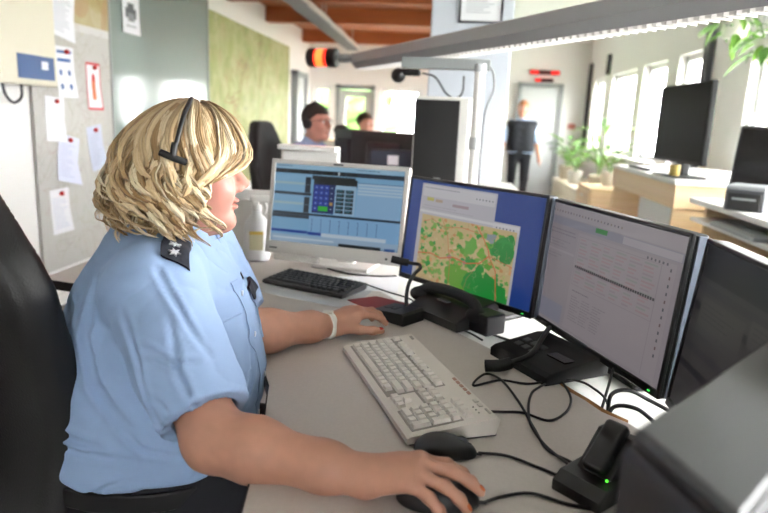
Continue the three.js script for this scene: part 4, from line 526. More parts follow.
// ---------------------------------------------------------------- the officer in front
const FB = [0.985, 0, -0.172], RB = [0.172, 0, 0.985], AX = [-0.575, -1.22];
const ringTab = [[0.44, 0.15, 0.25, 0.21], [0.52, 0.17, 0.225, 0.215], [0.6, 0.19, 0.226, 0.218], [0.68, 0.214, 0.218, 0.218], [0.76, 0.222, 0.205, 0.21], [0.83, 0.21, 0.19, 0.2], [0.89, 0.197, 0.168, 0.19], [0.95, 0.172, 0.138, 0.174], [1.0, 0.135, 0.106, 0.15], [1.035, 0.1, 0.09, 0.115], [1.07, 0.066, 0.066, 0.07], [1.12, 0.05, 0.055, 0.055]];
function rings(y) { let i = 0; while (i < ringTab.length - 2 && y > ringTab[i + 1][0]) i++; const a = ringTab[i], b = ringTab[i + 1], t = Math.max(0, Math.min(1, (y - a[0]) / (b[0] - a[0]))); return [1, 2, 3].map(k => a[k] + (b[k] - a[k]) * t); }
function torso(x, y, z, grow = 0) {
  const dx = x - AX[0], dz = z - AX[1], f = dx * FB[0] + dz * FB[2], r = dx * RB[0] + dz * RB[2], [F, B, W] = rings(y), a = (f > 0 ? F : B) + grow, w = W + grow, n = 2.25;
  const k = Math.pow(Math.pow(Math.abs(f) / a, n) + Math.pow(Math.abs(r) / w, n), 1 / n); return (k - 1) * Math.min(a, w) * 0.85;
}
const shR = [-0.502, 0.962, -1.06], elR = [-0.338, 0.772, -0.905], wrR = [-0.088, 0.769, -0.846];
const shL = [-0.545, 0.965, -1.405], elL = [-0.43, 0.8, -1.33], wrL = [-0.262, 0.771, -1.52];
const lerp3 = (a, b, t) => [0, 1, 2].map(i => a[i] + (b[i] - a[i]) * t), sub = (a, b) => [0, 1, 2].map(i => a[i] - b[i]), dot = (a, b) => a[0] * b[0] + a[1] * b[1] + a[2] * b[2], norm = a => { const l = Math.hypot(...a); return a.map(v => v / l); };
function sleeve(A, E, t, r0, r1) { const H = lerp3(A, E, t), n = norm(sub(E, A)), out = cone(A, lerp3(A, E, t + 0.25), r0, r1), inn = cone(lerp3(A, E, t - 0.06), lerp3(A, E, t + 0.4), r1 - 0.022, r1 - 0.012);
  return { out: (x, y, z) => smax(out(x, y, z), (x - H[0]) * n[0] + (y - H[1]) * n[1] + (z - H[2]) * n[2], 0.006), inn: (x, y, z) => Math.max(inn(x, y, z), -((x - H[0]) * n[0] + (y - H[1]) * n[1] + (z - H[2]) * n[2] + 0.035)) }; }
const slR = sleeve(shR, elR, 0.86, 0.09, 0.073), slL = sleeve(shL, elL, 0.8, 0.082, 0.074);
const shoulders = union([cone([-0.55, 1.0, -1.22], [-0.51, 0.975, -1.07], 0.062, 0.072), cone([-0.55, 1.0, -1.22], [-0.55, 0.975, -1.39], 0.062, 0.07)], 0.03);
function shirtBase(x, y, z) {
  let d = smin(torso(x, y, z), shoulders(x, y, z), 0.06); const hem = 0.588 + 0.05 * Math.max(0, (x + 0.6)) + 0.2 * Math.max(0, -0.63 - x) - y;
  const bl = 0.007 * Math.exp(-Math.pow((y - 0.615) / 0.03, 2)); d -= bl; d = smax(d, hem, 0.014);
  d = smin(d, slR.out(x, y, z), 0.022); d = smin(d, slL.out(x, y, z), 0.022); return d;
}
const crease = []; // folds pressed into the cloth: each follows the shirt surface between the given points
function cr(w, dp, ...pts) { const P = []; for (let k = 0; k < pts.length - 1; k++) for (let i = 0; i < 5; i++) P.push(lerp3(pts[k], pts[k + 1], i / 5)); P.push(pts[pts.length - 1]);
  for (const p of P) for (let it = 0; it < 12; it++) { const d = shirtBase(...p), e = 0.004, g = norm([shirtBase(p[0] + e, p[1], p[2]) - shirtBase(p[0] - e, p[1], p[2]), shirtBase(p[0], p[1] + e, p[2]) - shirtBase(p[0], p[1] - e, p[2]), shirtBase(p[0], p[1], p[2] + e) - shirtBase(p[0], p[1], p[2] - e)]); for (let q = 0; q < 3; q++) p[q] -= g[q] * d * 0.7; }
  const lo = [9, 9, 9], hi = [-9, -9, -9]; P.forEach(p => p.forEach((v, q) => { lo[q] = Math.min(lo[q], v - 4 * w); hi[q] = Math.max(hi[q], v + 4 * w); })); crease.push({ P, w, dp, lo, hi }); }
// sleeve
cr(0.007, 0.006, [-0.5, 0.95, -0.98], [-0.44, 0.86, -0.93], [-0.39, 0.79, -0.88]); cr(0.006, 0.005, [-0.43, 0.94, -0.96], [-0.39, 0.87, -0.91], [-0.35, 0.83, -0.87]); cr(0.008, 0.007, [-0.55, 0.92, -1.0], [-0.5, 0.83, -0.95], [-0.43, 0.75, -0.92]); cr(0.005, 0.004, [-0.45, 0.9, -0.95], [-0.4, 0.88, -0.92], [-0.37, 0.89, -0.92]); cr(0.005, 0.004, [-0.42, 0.84, -0.91], [-0.38, 0.83, -0.88], [-0.36, 0.85, -0.88]); cr(0.006, 0.005, [-0.47, 0.81, -0.93], [-0.42, 0.8, -0.9], [-0.38, 0.82, -0.88]); cr(0.006, 0.005, [-0.48, 1.0, -1.02], [-0.43, 0.95, -0.98], [-0.38, 0.87, -0.95]);
// armhole and back
cr(0.009, 0.009, [-0.6, 0.97, -1.08], [-0.62, 0.88, -1.03], [-0.6, 0.8, -1.0], [-0.52, 0.71, -0.98]); cr(0.008, 0.006, [-0.66, 0.93, -1.08], [-0.68, 0.84, -1.05], [-0.65, 0.77, -1.02]); cr(0.007, 0.006, [-0.78, 0.75, -1.14], [-0.7, 0.7, -1.05], [-0.58, 0.68, -1.0]); cr(0.006, 0.005, [-0.76, 0.71, -1.1], [-0.66, 0.67, -1.02], [-0.52, 0.66, -1.0]); cr(0.006, 0.004, [-0.74, 0.64, -1.1], [-0.62, 0.61, -1.02], [-0.5, 0.62, -1.0]); cr(0.006, 0.004, [-0.56, 0.73, -0.99], [-0.5, 0.68, -0.99], [-0.42, 0.66, -1.0]); cr(0.007, 0.005, [-0.7, 1.0, -1.15], [-0.68, 0.93, -1.1], [-0.64, 0.86, -1.05]);
// front
cr(0.007, 0.006, [-0.4, 0.9, -1.05], [-0.37, 0.8, -1.06], [-0.36, 0.7, -1.08]); cr(0.006, 0.005, [-0.38, 0.72, -1.08], [-0.4, 0.65, -1.06], [-0.43, 0.61, -1.04]); cr(0.007, 0.005, [-0.36, 0.86, -1.2], [-0.345, 0.78, -1.16], [-0.36, 0.7, -1.12]);
function cloth(x, y, z) { let d = 0; for (const c of crease) { if (x < c.lo[0] || x > c.hi[0] || y < c.lo[1] || y > c.hi[1] || z < c.lo[2] || z > c.hi[2]) continue; let best = 9, bt = 0; const n = c.P.length - 1; for (let k = 0; k < n; k++) { const a = c.P[k], b = c.P[k + 1], vx = b[0] - a[0], vy = b[1] - a[1], vz = b[2] - a[2], px = x - a[0], py = y - a[1], pz = z - a[2]; let t = (px * vx + py * vy + pz * vz) / (vx * vx + vy * vy + vz * vz); t = t < 0 ? 0 : t > 1 ? 1 : t; const l = len3(px - t * vx, py - t * vy, pz - t * vz); if (l < best) { best = l; bt = (k + t) / n; } } const q = best / c.w; if (q < 4) d += 1.15 * c.dp * (Math.exp(-q * q) - 0.55 * Math.exp(-(q - 1.8) * (q - 1.8))) * Math.sin(Math.PI * (0.06 + 0.88 * bt)); }
  return d + 0.004 * noise.noise(x * 9 + 3, y * 16, z * 9) + 0.0035 * Math.pow(1 - Math.abs(noise.noise(x * 7 + 1, y * 8 - x * 5, z * 7 + 4)) * 1.6, 3) - 0.001 + 0.0015 * noise.noise(x * 24, y * 40 + 5, z * 24); }
function shirt(x, y, z) { let d = shirtBase(x, y, z); if (d < 0.03 && d > -0.03) d += cloth(x, y, z); d = Math.max(d, -slR.inn(x, y, z)); d = Math.max(d, -slL.inn(x, y, z)); return smax(d, y - 1.062, 0.01); }
const woman = thing('person', 'blonde officer in a light blue uniform shirt operating keyboard and mouse', 'person');
const shirtMat = phys(0x90a8cc, 0.8, { sheen: 0.3, sheenRoughness: 0.6, bumpMap: noiseTex(256, 90, 0.5, 0.5, [18, 18]), bumpScale: 0.0003 });
const shirtMesh = part('shirt', surface(shirt, [-0.88, 0.52, -1.56], [-0.24, 1.09, -0.84], 0.0062), shirtMat, woman);
// patches lying on the shirt
function trace(sdf, o, d, max = 0.4, off = 0) { let t = 0; for (let i = 0; i < 200; i++) { const v = sdf(o[0] + d[0] * t, o[1] + d[1] * t, o[2] + d[2] * t) - off; if (v < 0.0004) break; t += Math.max(v * 0.6, 0.0004); if (t > max) break; } return [o[0] + d[0] * t, o[1] + d[1] * t, o[2] + d[2] * t]; }
function patch(sdf, c0, eu, ev, dir, nu, nv, th, off, shape) { // grid c0 + u eu + v ev traced along dir; thick sheet
  const P = [], idx = []; const d = norm(dir);
  for (const lift of [th + off, off]) for (let j = 0; j <= nv; j++) for (let i = 0; i <= nu; i++) { let u = i / nu, v = j / nv; if (shape) [u, v] = shape(u, v); const o = [0, 1, 2].map(k => c0[k] + u * eu[k] + v * ev[k] - d[k] * 0.12); P.push(...trace(sdf, o, d, 0.3, lift)); }
  const n1 = (nu + 1) * (nv + 1), at = (i, j, l) => l * n1 + j * (nu + 1) + i, q = (a, b, c, e) => idx.push(a, b, c, a, c, e);
  for (let j = 0; j < nv; j++) for (let i = 0; i < nu; i++) { q(at(i, j, 0), at(i + 1, j, 0), at(i + 1, j + 1, 0), at(i, j + 1, 0)); q(at(i, j, 1), at(i, j + 1, 1), at(i + 1, j + 1, 1), at(i + 1, j, 1)); }
  for (let i = 0; i < nu; i++) { q(at(i, 0, 1), at(i + 1, 0, 1), at(i + 1, 0, 0), at(i, 0, 0)); q(at(i, nv, 0), at(i + 1, nv, 0), at(i + 1, nv, 1), at(i, nv, 1)); }
  for (let j = 0; j < nv; j++) { q(at(0, j, 0), at(0, j + 1, 0), at(0, j + 1, 1), at(0, j, 1)); q(at(nu, j, 1), at(nu, j + 1, 1), at(nu, j + 1, 0), at(nu, j, 0)); }
  const g = new THREE.BufferGeometry(); g.setAttribute('position', new THREE.BufferAttribute(new Float32Array(P), 3)); g.setIndex(idx); const ng = toCreasedNormals(g, 0.8); ng.setAttribute('uv', new THREE.BufferAttribute(new Float32Array(ng.attributes.position.count * 2), 2)); return ng;
}
const navy = std(0x0e1424, 0.7), dn = norm([-0.05, -0.85, -0.5]);
const ep = part('epaulette', patch(shirt, [-0.508, 1.05, -1.125], [0.046, 0, 0.0], [0.036, -0.05, 0.085], dn, 10, 14, 0.004, 0.0015), navy, shirtMesh);
part('epaulette', patch(shirt, [-0.57, 1.04, -1.31], [0.062, 0, 0.0], [0.0, -0.04, -0.1], [0, -0.85, 0.5], 10, 14, 0.004, 0.0015), navy, shirtMesh);
{ const starShape = new THREE.Shape(); for (let i = 0; i < 12; i++) { const a = i / 12 * 6.2832, r = i % 2 ? 0.0042 : 0.0105; i ? starShape.lineTo(Math.cos(a) * r, Math.sin(a) * r) : starShape.moveTo(r, 0); }
  const sg = new THREE.ExtrudeGeometry(starShape, { depth: 0.0012, bevelEnabled: true, bevelSize: 0.0006, bevelThickness: 0.0008, bevelSegments: 1 });
  for (const v of [0.55, 0.82]) { const o = [-0.508 + 0.023 + 0.036 * v, 1.05 - 0.05 * v, -1.125 + 0.085 * v], p = trace(shirt, [0, 1, 2].map(k => o[k] - dn[k] * 0.12), dn, 0.3, 0.0062), e = 0.01, n = norm([shirt(p[0] + e, p[1], p[2]) - shirt(p[0] - e, p[1], p[2]), shirt(p[0], p[1] + e, p[2]) - shirt(p[0], p[1] - e, p[2]), shirt(p[0], p[1], p[2] + e) - shirt(p[0], p[1], p[2] - e)]); const m = part('star', sg, std(0xd9dbe0, 0.3, { metalness: 0.5 }), ep); m.position.set(...p); m.lookAt(p[0] + n[0], p[1] + n[1], p[2] + n[2]); m.rotateZ(0.3); } }
// placket, buttons, pocket, chest lettering on the front
const back = [-0.95, -0.05, 0.3];
part('placket', patch(shirt, [-0.36, 0.955, -1.225], [0.006, 0, 0.032], [0.0, -0.32, -0.0], [-1, 0, 0.17], 6, 40, 0.0015, 0.001), shirtMat, shirtMesh);
for (let i = 0; i < 4; i++) { const p = trace(shirt, [-0.2, 0.93 - i * 0.085, -1.235], norm([-1, 0, 0.17]), 0.4, 0.004); part('button', cyl(0.0055, 0.0055, 0.0025, 0, 0, 0, 16).rotateZ(Math.PI / 2).rotateY(0.17).translate(...p), std(0xdfe6f0, 0.3), shirtMesh); }
part('breast_pocket', patch(shirt, [-0.36, 0.92, -1.36], [0.02, 0, 0.085], [0, -0.1, 0], norm([-0.9, -0.1, 0.35]), 8, 10, 0.002, 0.001), shirtMat, shirtMesh);
part('pocket_flap', patch(shirt, [-0.36, 0.935, -1.365], [0.02, 0, 0.095], [0, -0.028, 0], norm([-0.9, -0.1, 0.35]), 8, 4, 0.003, 0.003), navy, shirtMesh);
part('breast_pocket', patch(shirt, [-0.36, 0.9, -1.17], [0.02, 0, 0.09], [0, -0.11, 0], norm([-0.9, -0.1, -0.25]), 8, 10, 0.002, 0.001), shirtMat, shirtMesh);
{ const font = await new FontLoader().loadAsync('fonts/droid/droid_sans_bold.typeface.json'), dd = norm([-0.9, -0.1, 0.35]), p = trace(shirt, [-0.28, 0.965, -1.31], dd, 0.3, 0.001), e = 0.006, n = norm([shirt(p[0] + e, p[1], p[2]) - shirt(p[0] - e, p[1], p[2]), shirt(p[0], p[1] + e, p[2]) - shirt(p[0], p[1] - e, p[2]), shirt(p[0], p[1], p[2] + e) - shirt(p[0], p[1], p[2] - e)]);
  const m = part('chest_lettering', new TextGeometry('EI', { font, size: 0.014, depth: 0.0015, curveSegments: 4 }).translate(-0.01, -0.007, 0), navy, shirtMesh); m.position.set(...p); m.lookAt(p[0] + n[0], p[1] + n[1], p[2] + n[2]); }
// collar
{ const N = 60, P = [], idx = [], prof = [[0.058, 1.062], [0.06, 1.092], [0.066, 1.098], [0.084, 1.075], [0.104, 1.044], [0.1, 1.04], [0.08, 1.066], [0.064, 1.08]];
  for (let i = 0; i <= N; i++) { const a = (-158 + 316 * i / N) * Math.PI / 180, fr = Math.max(0, -Math.cos(a)); for (const [r, y] of prof) { const out = r > 0.07 ? 1 : 0, rr_ = r + out * 0.035 * Math.pow(fr, 3), yy = y - out * 0.075 * Math.pow(fr, 3) - 0.02 * Math.pow(fr, 2) + 0.006 * Math.sin(a * 3) * out; const f = -Math.cos(a) * rr_ + 0.012, s = Math.sin(a) * rr_; P.push(AX[0] + 0.02 + f * FB[0] + s * RB[0], yy, AX[1] + f * FB[2] + s * RB[2]); } }
  const n = prof.length; for (let i = 0; i < N; i++) for (let k = 0; k < n; k++) { const a = i * n + k, b = i * n + (k + 1) % n; idx.push(a, b, b + n, a, b + n, a + n); }
  const g = new THREE.BufferGeometry(); g.setAttribute('position', new THREE.BufferAttribute(new Float32Array(P), 3)); g.setIndex(idx); g.computeVertexNormals(); part('collar', g, new THREE.MeshPhysicalMaterial({ color: 0x90a8cc, roughness: 0.8, side: THREE.DoubleSide }), shirtMesh); }
// trousers, shoes
const W = (f, y, r) => [AX[0] + f * FB[0] + r * RB[0], y, AX[1] + f * FB[2] + r * RB[2]];
const trouserPrims = union([cone(W(-0.05, 0.53, 0.09), W(0.38, 0.52, 0.12), 0.105, 0.075), cone(W(-0.05, 0.53, -0.09), W(0.38, 0.52, -0.12), 0.105, 0.075), cone(W(0.38, 0.52, 0.12), W(0.36, 0.1, 0.12), 0.072, 0.055), cone(W(0.38, 0.52, -0.12), W(0.36, 0.1, -0.12), 0.072, 0.055)], 0.04);
const trousers = (x, y, z) => { let d = torso(x, y, z, -0.004); d = smax(d, y - 0.606, 0.01); d = smax(d, 0.44 - y, 0.06); d = smin(d, trouserPrims(x, y, z), 0.05); d = smax(d, y - 0.612, 0.01); return d + 0.003 * noise.noise(x * 18, y * 18, z * 18); };
const trouserMat = std(0x12141b, 0.85);
const tr = part('trousers', surface(trousers, [-0.9, 0.03, -1.5], [-0.08, 0.64, -0.9], 0.011), trouserMat, woman);
part('belt', surface((x, y, z) => Math.max(Math.abs(torso(x, y, z, 0.003)) - 0.004, Math.abs(y - 0.572) - 0.02), [-0.88, 0.53, -1.5], [-0.34, 0.61, -0.94], 0.006), M.black, tr);
for (const s of [0.12, -0.12]) part('shoe', surface((x, y, z) => { const dx = x - AX[0], dz = z - AX[1], f = dx * FB[0] + dz * FB[2], r = dx * RB[0] + dz * RB[2] - s; let d = ell([0.42, 0.035, 0], [0.14, 0.05, 0.047])(f, y, r); d = smin(d, ell([0.36, 0.07, 0], [0.06, 0.06, 0.042])(f, y, r), 0.03); return smax(d, 0.004 - y, 0.006); }, [-0.35, -0.01, -1.5], [0.1, 0.15, -0.98], 0.009), M.black, tr);
// ---- skin: head, neck, arms and hands in one mesh
const HC3 = [-0.515, 1.165, -1.222], FH = [0.906, 0, -0.423], SH = [0.423, 0, 0.906];
const headMat = new THREE.Matrix4().makeBasis(V(...FH), V(0, 1, 0), V(...SH)).setPosition(...HC3);
function headSDF(x, y, z) { // local: forward, up, right ear
  const a = Math.abs(z); let d = ell([-0.012, 0.032, 0], [0.1, 0.093, 0.077])(x, y, z);
  d = smin(d, ell([0.034, -0.035, 0], [0.066, 0.08, 0.06])(x, y, z), 0.03);
  d = smin(d, cone([0.0, -0.058, 0.05], [0.075, -0.102, 0.012], 0.022, 0.018)(x, y, a), 0.03);
  d = smin(d, ell([0.083, -0.1, 0], [0.019, 0.017, 0.02])(x, y, z), 0.02);
  d = smin(d, ell([0.062, -0.035, 0.036], [0.03, 0.03, 0.026])(x, y, a), 0.025);
  d = smin(d, ell([0.08, 0.032, 0.025], [0.016, 0.012, 0.03])(x, y, a), 0.02);
  d = smax(d, -ell([0.106, 0.008, 0.032], [0.018, 0.013, 0.02])(x, y, a), 0.016);
  d = smin(d, cone([0.093, 0.014, 0], [0.121, -0.024, 0], 0.0085, 0.0098)(x, y, z), 0.014);
  d = smin(d, ell([0.107, -0.033, 0.011], [0.011, 0.008, 0.008])(x, y, a), 0.01);
  d = smin(d, ell([0.099, -0.058, 0], [0.011, 0.0055, 0.021])(x, y, z), 0.006); d = smin(d, ell([0.097, -0.07, 0], [0.011, 0.006, 0.018])(x, y, z), 0.006);
  d = smax(d, -ell([0.11, -0.064, 0], [0.02, 0.0012, 0.022])(x, y, z), 0.004);
  d = smin(d, ell([-0.012, -0.012, 0.078], [0.02, 0.031, 0.009])(x, y, a), 0.008);
  d = smin(d, cone([-0.02, -0.05, 0], [-0.055, -0.2, 0], 0.052, 0.06)(x, y, z), 0.035);
  d = smin(d, ell([0.015, -0.105, 0], [0.05, 0.025, 0.045])(x, y, z), 0.03);
  return d;
}
const skinC = [0.43, 0.215, 0.145], faceC = [0.52, 0.245, 0.19], lipC = [0.52, 0.21, 0.165];
const mixc = (a, b, t) => [0, 1, 2].map(i => a[i] + (b[i] - a[i]) * t);
const headGeo = surface(headSDF, [-0.14, -0.22, -0.1], [0.145, 0.14, 0.1], 0.0036, (x, y, z) => { const n = noise.noise(x * 40, y * 40, z * 40) * 0.05; let c = mixc(faceC, skinC, Math.max(0, Math.min(1, (-0.08 - y) / 0.05))); const chk = Math.exp(-(Math.pow((x - 0.07) / 0.035, 2) + Math.pow((y + 0.03) / 0.03, 2))); c = mixc(c, [0.6, 0.23, 0.19], chk * 0.5); if (x > 0.094 && y < -0.05 && y > -0.078 && Math.abs(z) < 0.022) c = lipC; return c.map(v => v * (1 + n)); }).applyMatrix4(headMat);
function handPrims(wr, fwd, thumbSide, pose) {
  const F = norm(fwd), S = norm(sub(thumbSide, F.map(v => v * dot(thumbSide, F)))), U = [S[1] * F[2] - S[2] * F[1], S[2] * F[0] - S[0] * F[2], S[0] * F[1] - S[1] * F[0]]; const up = U[1] < 0 ? U.map(v => -v) : U;
  const P = (f, u, s) => [0, 1, 2].map(k => wr[k] + F[k] * f + up[k] * u + S[k] * s);
  const palm = [cone(P(0, 0.002, 0.012), P(0.075, pose.kn + 0.0, 0.026), 0.022, 0.0135), cone(P(0, 0.002, 0), P(0.08, pose.kn + 0.003, 0.006), 0.022, 0.014), cone(P(0, 0.002, -0.006), P(0.076, pose.kn, -0.014), 0.021, 0.0135), cone(P(0, 0, -0.012), P(0.068, pose.kn - 0.005, -0.032), 0.02, 0.013), cone(P(0.012, -0.004, 0.018), P(0.045, pose.kn * 0.5 - 0.004, 0.032), 0.019, 0.016)];
  const roots = [[0.076, 0.0, 0.027], [0.081, 0.003, 0.006], [0.077, 0.0, -0.015], [0.068, -0.005, -0.033]], lens = [[0.041, 0.025, 0.021], [0.045, 0.029, 0.021], [0.042, 0.026, 0.02], [0.033, 0.021, 0.018]], rad = [[0.0105, 0.0092, 0.0085, 0.0072], [0.0108, 0.0095, 0.0087, 0.0073], [0.0103, 0.009, 0.0083, 0.007], [0.0092, 0.0082, 0.0075, 0.0064]];
  const fingers = [], nails = [];
  roots.forEach((r, i) => { let p = [r[0], r[1] + pose.kn, r[2]], pit = 0; const yaw = pose.spread[i]; lens[i].forEach((l, j) => { pit -= pose.curl[i][j]; const q = [p[0] + l * Math.cos(pit) * Math.cos(yaw), p[1] + l * Math.sin(pit), p[2] + l * Math.cos(pit) * Math.sin(yaw)]; fingers.push(cone(P(...p), P(...q), rad[i][j], rad[i][j + 1])); if (j === 2) { const n = [-Math.sin(pit) * Math.cos(yaw), Math.cos(pit), -Math.sin(pit) * Math.sin(yaw)], c = [0, 1, 2].map(k => p[k] + (q[k] - p[k]) * 0.82 + n[k] * 0.0066); nails.push({ at: P(...c), f: sub(P(...q), P(...p)), n: sub(P(...n), P(0, 0, 0)) }); } p = q; }); });
  let p = [0.022, -0.006, 0.026]; const th = pose.thumb; const tl = [0.04, 0.032, 0.024], trd = [0.0155, 0.0115, 0.0105, 0.0085];
  tl.forEach((l, j) => { const d = norm(th[j]), q = [p[0] + d[0] * l, p[1] + d[1] * l, p[2] + d[2] * l]; fingers.push(cone(P(...p), P(...q), trd[j], trd[j + 1])); if (j === 2) { const n = norm([0.1, 0.85, 0.4]); const c = [0, 1, 2].map(k => p[k] + (q[k] - p[k]) * 0.8 + n[k] * 0.0076); nails.push({ at: P(...c), f: sub(P(...q), P(...p)), n: sub(P(...n), P(0, 0, 0)) }); } p = q; });
  const pu = union(palm, 0.016); return { sdf: (x, y, z) => { let d = pu(x, y, z); if (d > 0.16) return d - 0.02; for (const f of fingers) d = smin(d, f(x, y, z), 0.0075); return d; }, nails, P };
}
const hR = handPrims(wrR, [1, 0.03, 0.05], [0.05, 0.0, -1], { kn: 0.02, spread: [0.02, -0.05, -0.16, -0.3], curl: [[0.12, 0.35, 0.3], [0.1, 0.35, 0.3], [0.25, 0.4, 0.3], [0.42, 0.35, 0.25]], thumb: [[0.75, -0.12, 0.6], [0.95, -0.1, 0.15], [0.98, -0.1, -0.1]] });
const hL = handPrims(wrL, [0.7, 0.05, -0.71], [0.71, 0, 0.7], { kn: 0.018, spread: [0.1, 0.0, -0.1, -0.25], curl: [[0.25, 0.3, 0.3], [0.2, 0.35, 0.3], [0.25, 0.4, 0.3], [0.3, 0.35, 0.3]], thumb: [[0.62, -0.05, 0.75], [0.8, -0.08, 0.55], [0.9, -0.12, 0.35]] });
function armSDF(sh, el, wr, hand) { const m = lerp3(el, wr, 0.28); const a = union([cone(sh, el, 0.052, 0.046), cone(el, m, 0.045, 0.046), cone(m, lerp3(el, wr, 0.75), 0.047, 0.034), cone(lerp3(el, wr, 0.75), wr, 0.034, 0.0265)], 0.03); return (x, y, z) => smin(a(x, y, z), hand.sdf(x, y, z), 0.018) + 0.0006 * noise.noise(x * 60, y * 60, z * 60); }
const armCol = (x, y, z) => { const n = noise.noise(x * 55, y * 55, z * 55) * 0.08 + noise.noise(x * 12, y * 12, z * 12) * 0.06; return [skinC[0] * (1 + n), skinC[1] * (1 + n * 0.7), skinC[2] * (1 + n * 0.6)]; };
const armR = surface(armSDF(lerp3(shR, elR, 0.45), elR, wrR, hR), [-0.5, 0.715, -0.99], [0.1, 0.96, -0.74], 0.0036, armCol), armL = surface(armSDF(lerp3(shL, elL, 0.35), elL, wrL, hL), [-0.57, 0.715, -1.7], [-0.11, 0.96, -1.25], 0.0038, armCol);
const skinMat = phys(0xffffff, 0.5, { vertexColors: true, sheen: 0.15, sheenRoughness: 0.5 });
part('body', mergeGeometries([headGeo, armR, armL]), skinMat, woman);
const bodyMesh = woman.children[woman.children.length - 1];
const nailMat = [phys(0xb4623c, 0.2, { clearcoat: 0.6 }), phys(0xa82a22, 0.2, { clearcoat: 0.6 })];
[[hR, 0], [hL, 1]].forEach(([h, k]) => h.nails.forEach((n, i) => { const m = part('fingernail', new THREE.SphereGeometry(1, 14, 10), nailMat[k], bodyMesh); const f = V(...n.f).normalize(), u = V(...n.n).normalize(), s = new THREE.Vector3().crossVectors(f, u).normalize(); u.crossVectors(s, f); m.matrixAutoUpdate = true; m.quaternion.setFromRotationMatrix(new THREE.Matrix4().makeBasis(f, u, s)); m.position.set(...n.at); m.scale.set(0.0066, 0.0016, 0.0052); }));
for (const s of [1, -1]) { const p = V(0.079, 0.008, 0.031 * s).applyMatrix4(headMat), e = part('eye', new THREE.SphereGeometry(0.0125, 20, 14), std(0xe6e2dc, 0.2), bodyMesh); e.position.copy(p); const ir = part('iris', new THREE.SphereGeometry(0.0062, 16, 10), std(0x3a4a52, 0.2), e); ir.position.set(FH[0] * 0.0085, 0, FH[2] * 0.0085); }
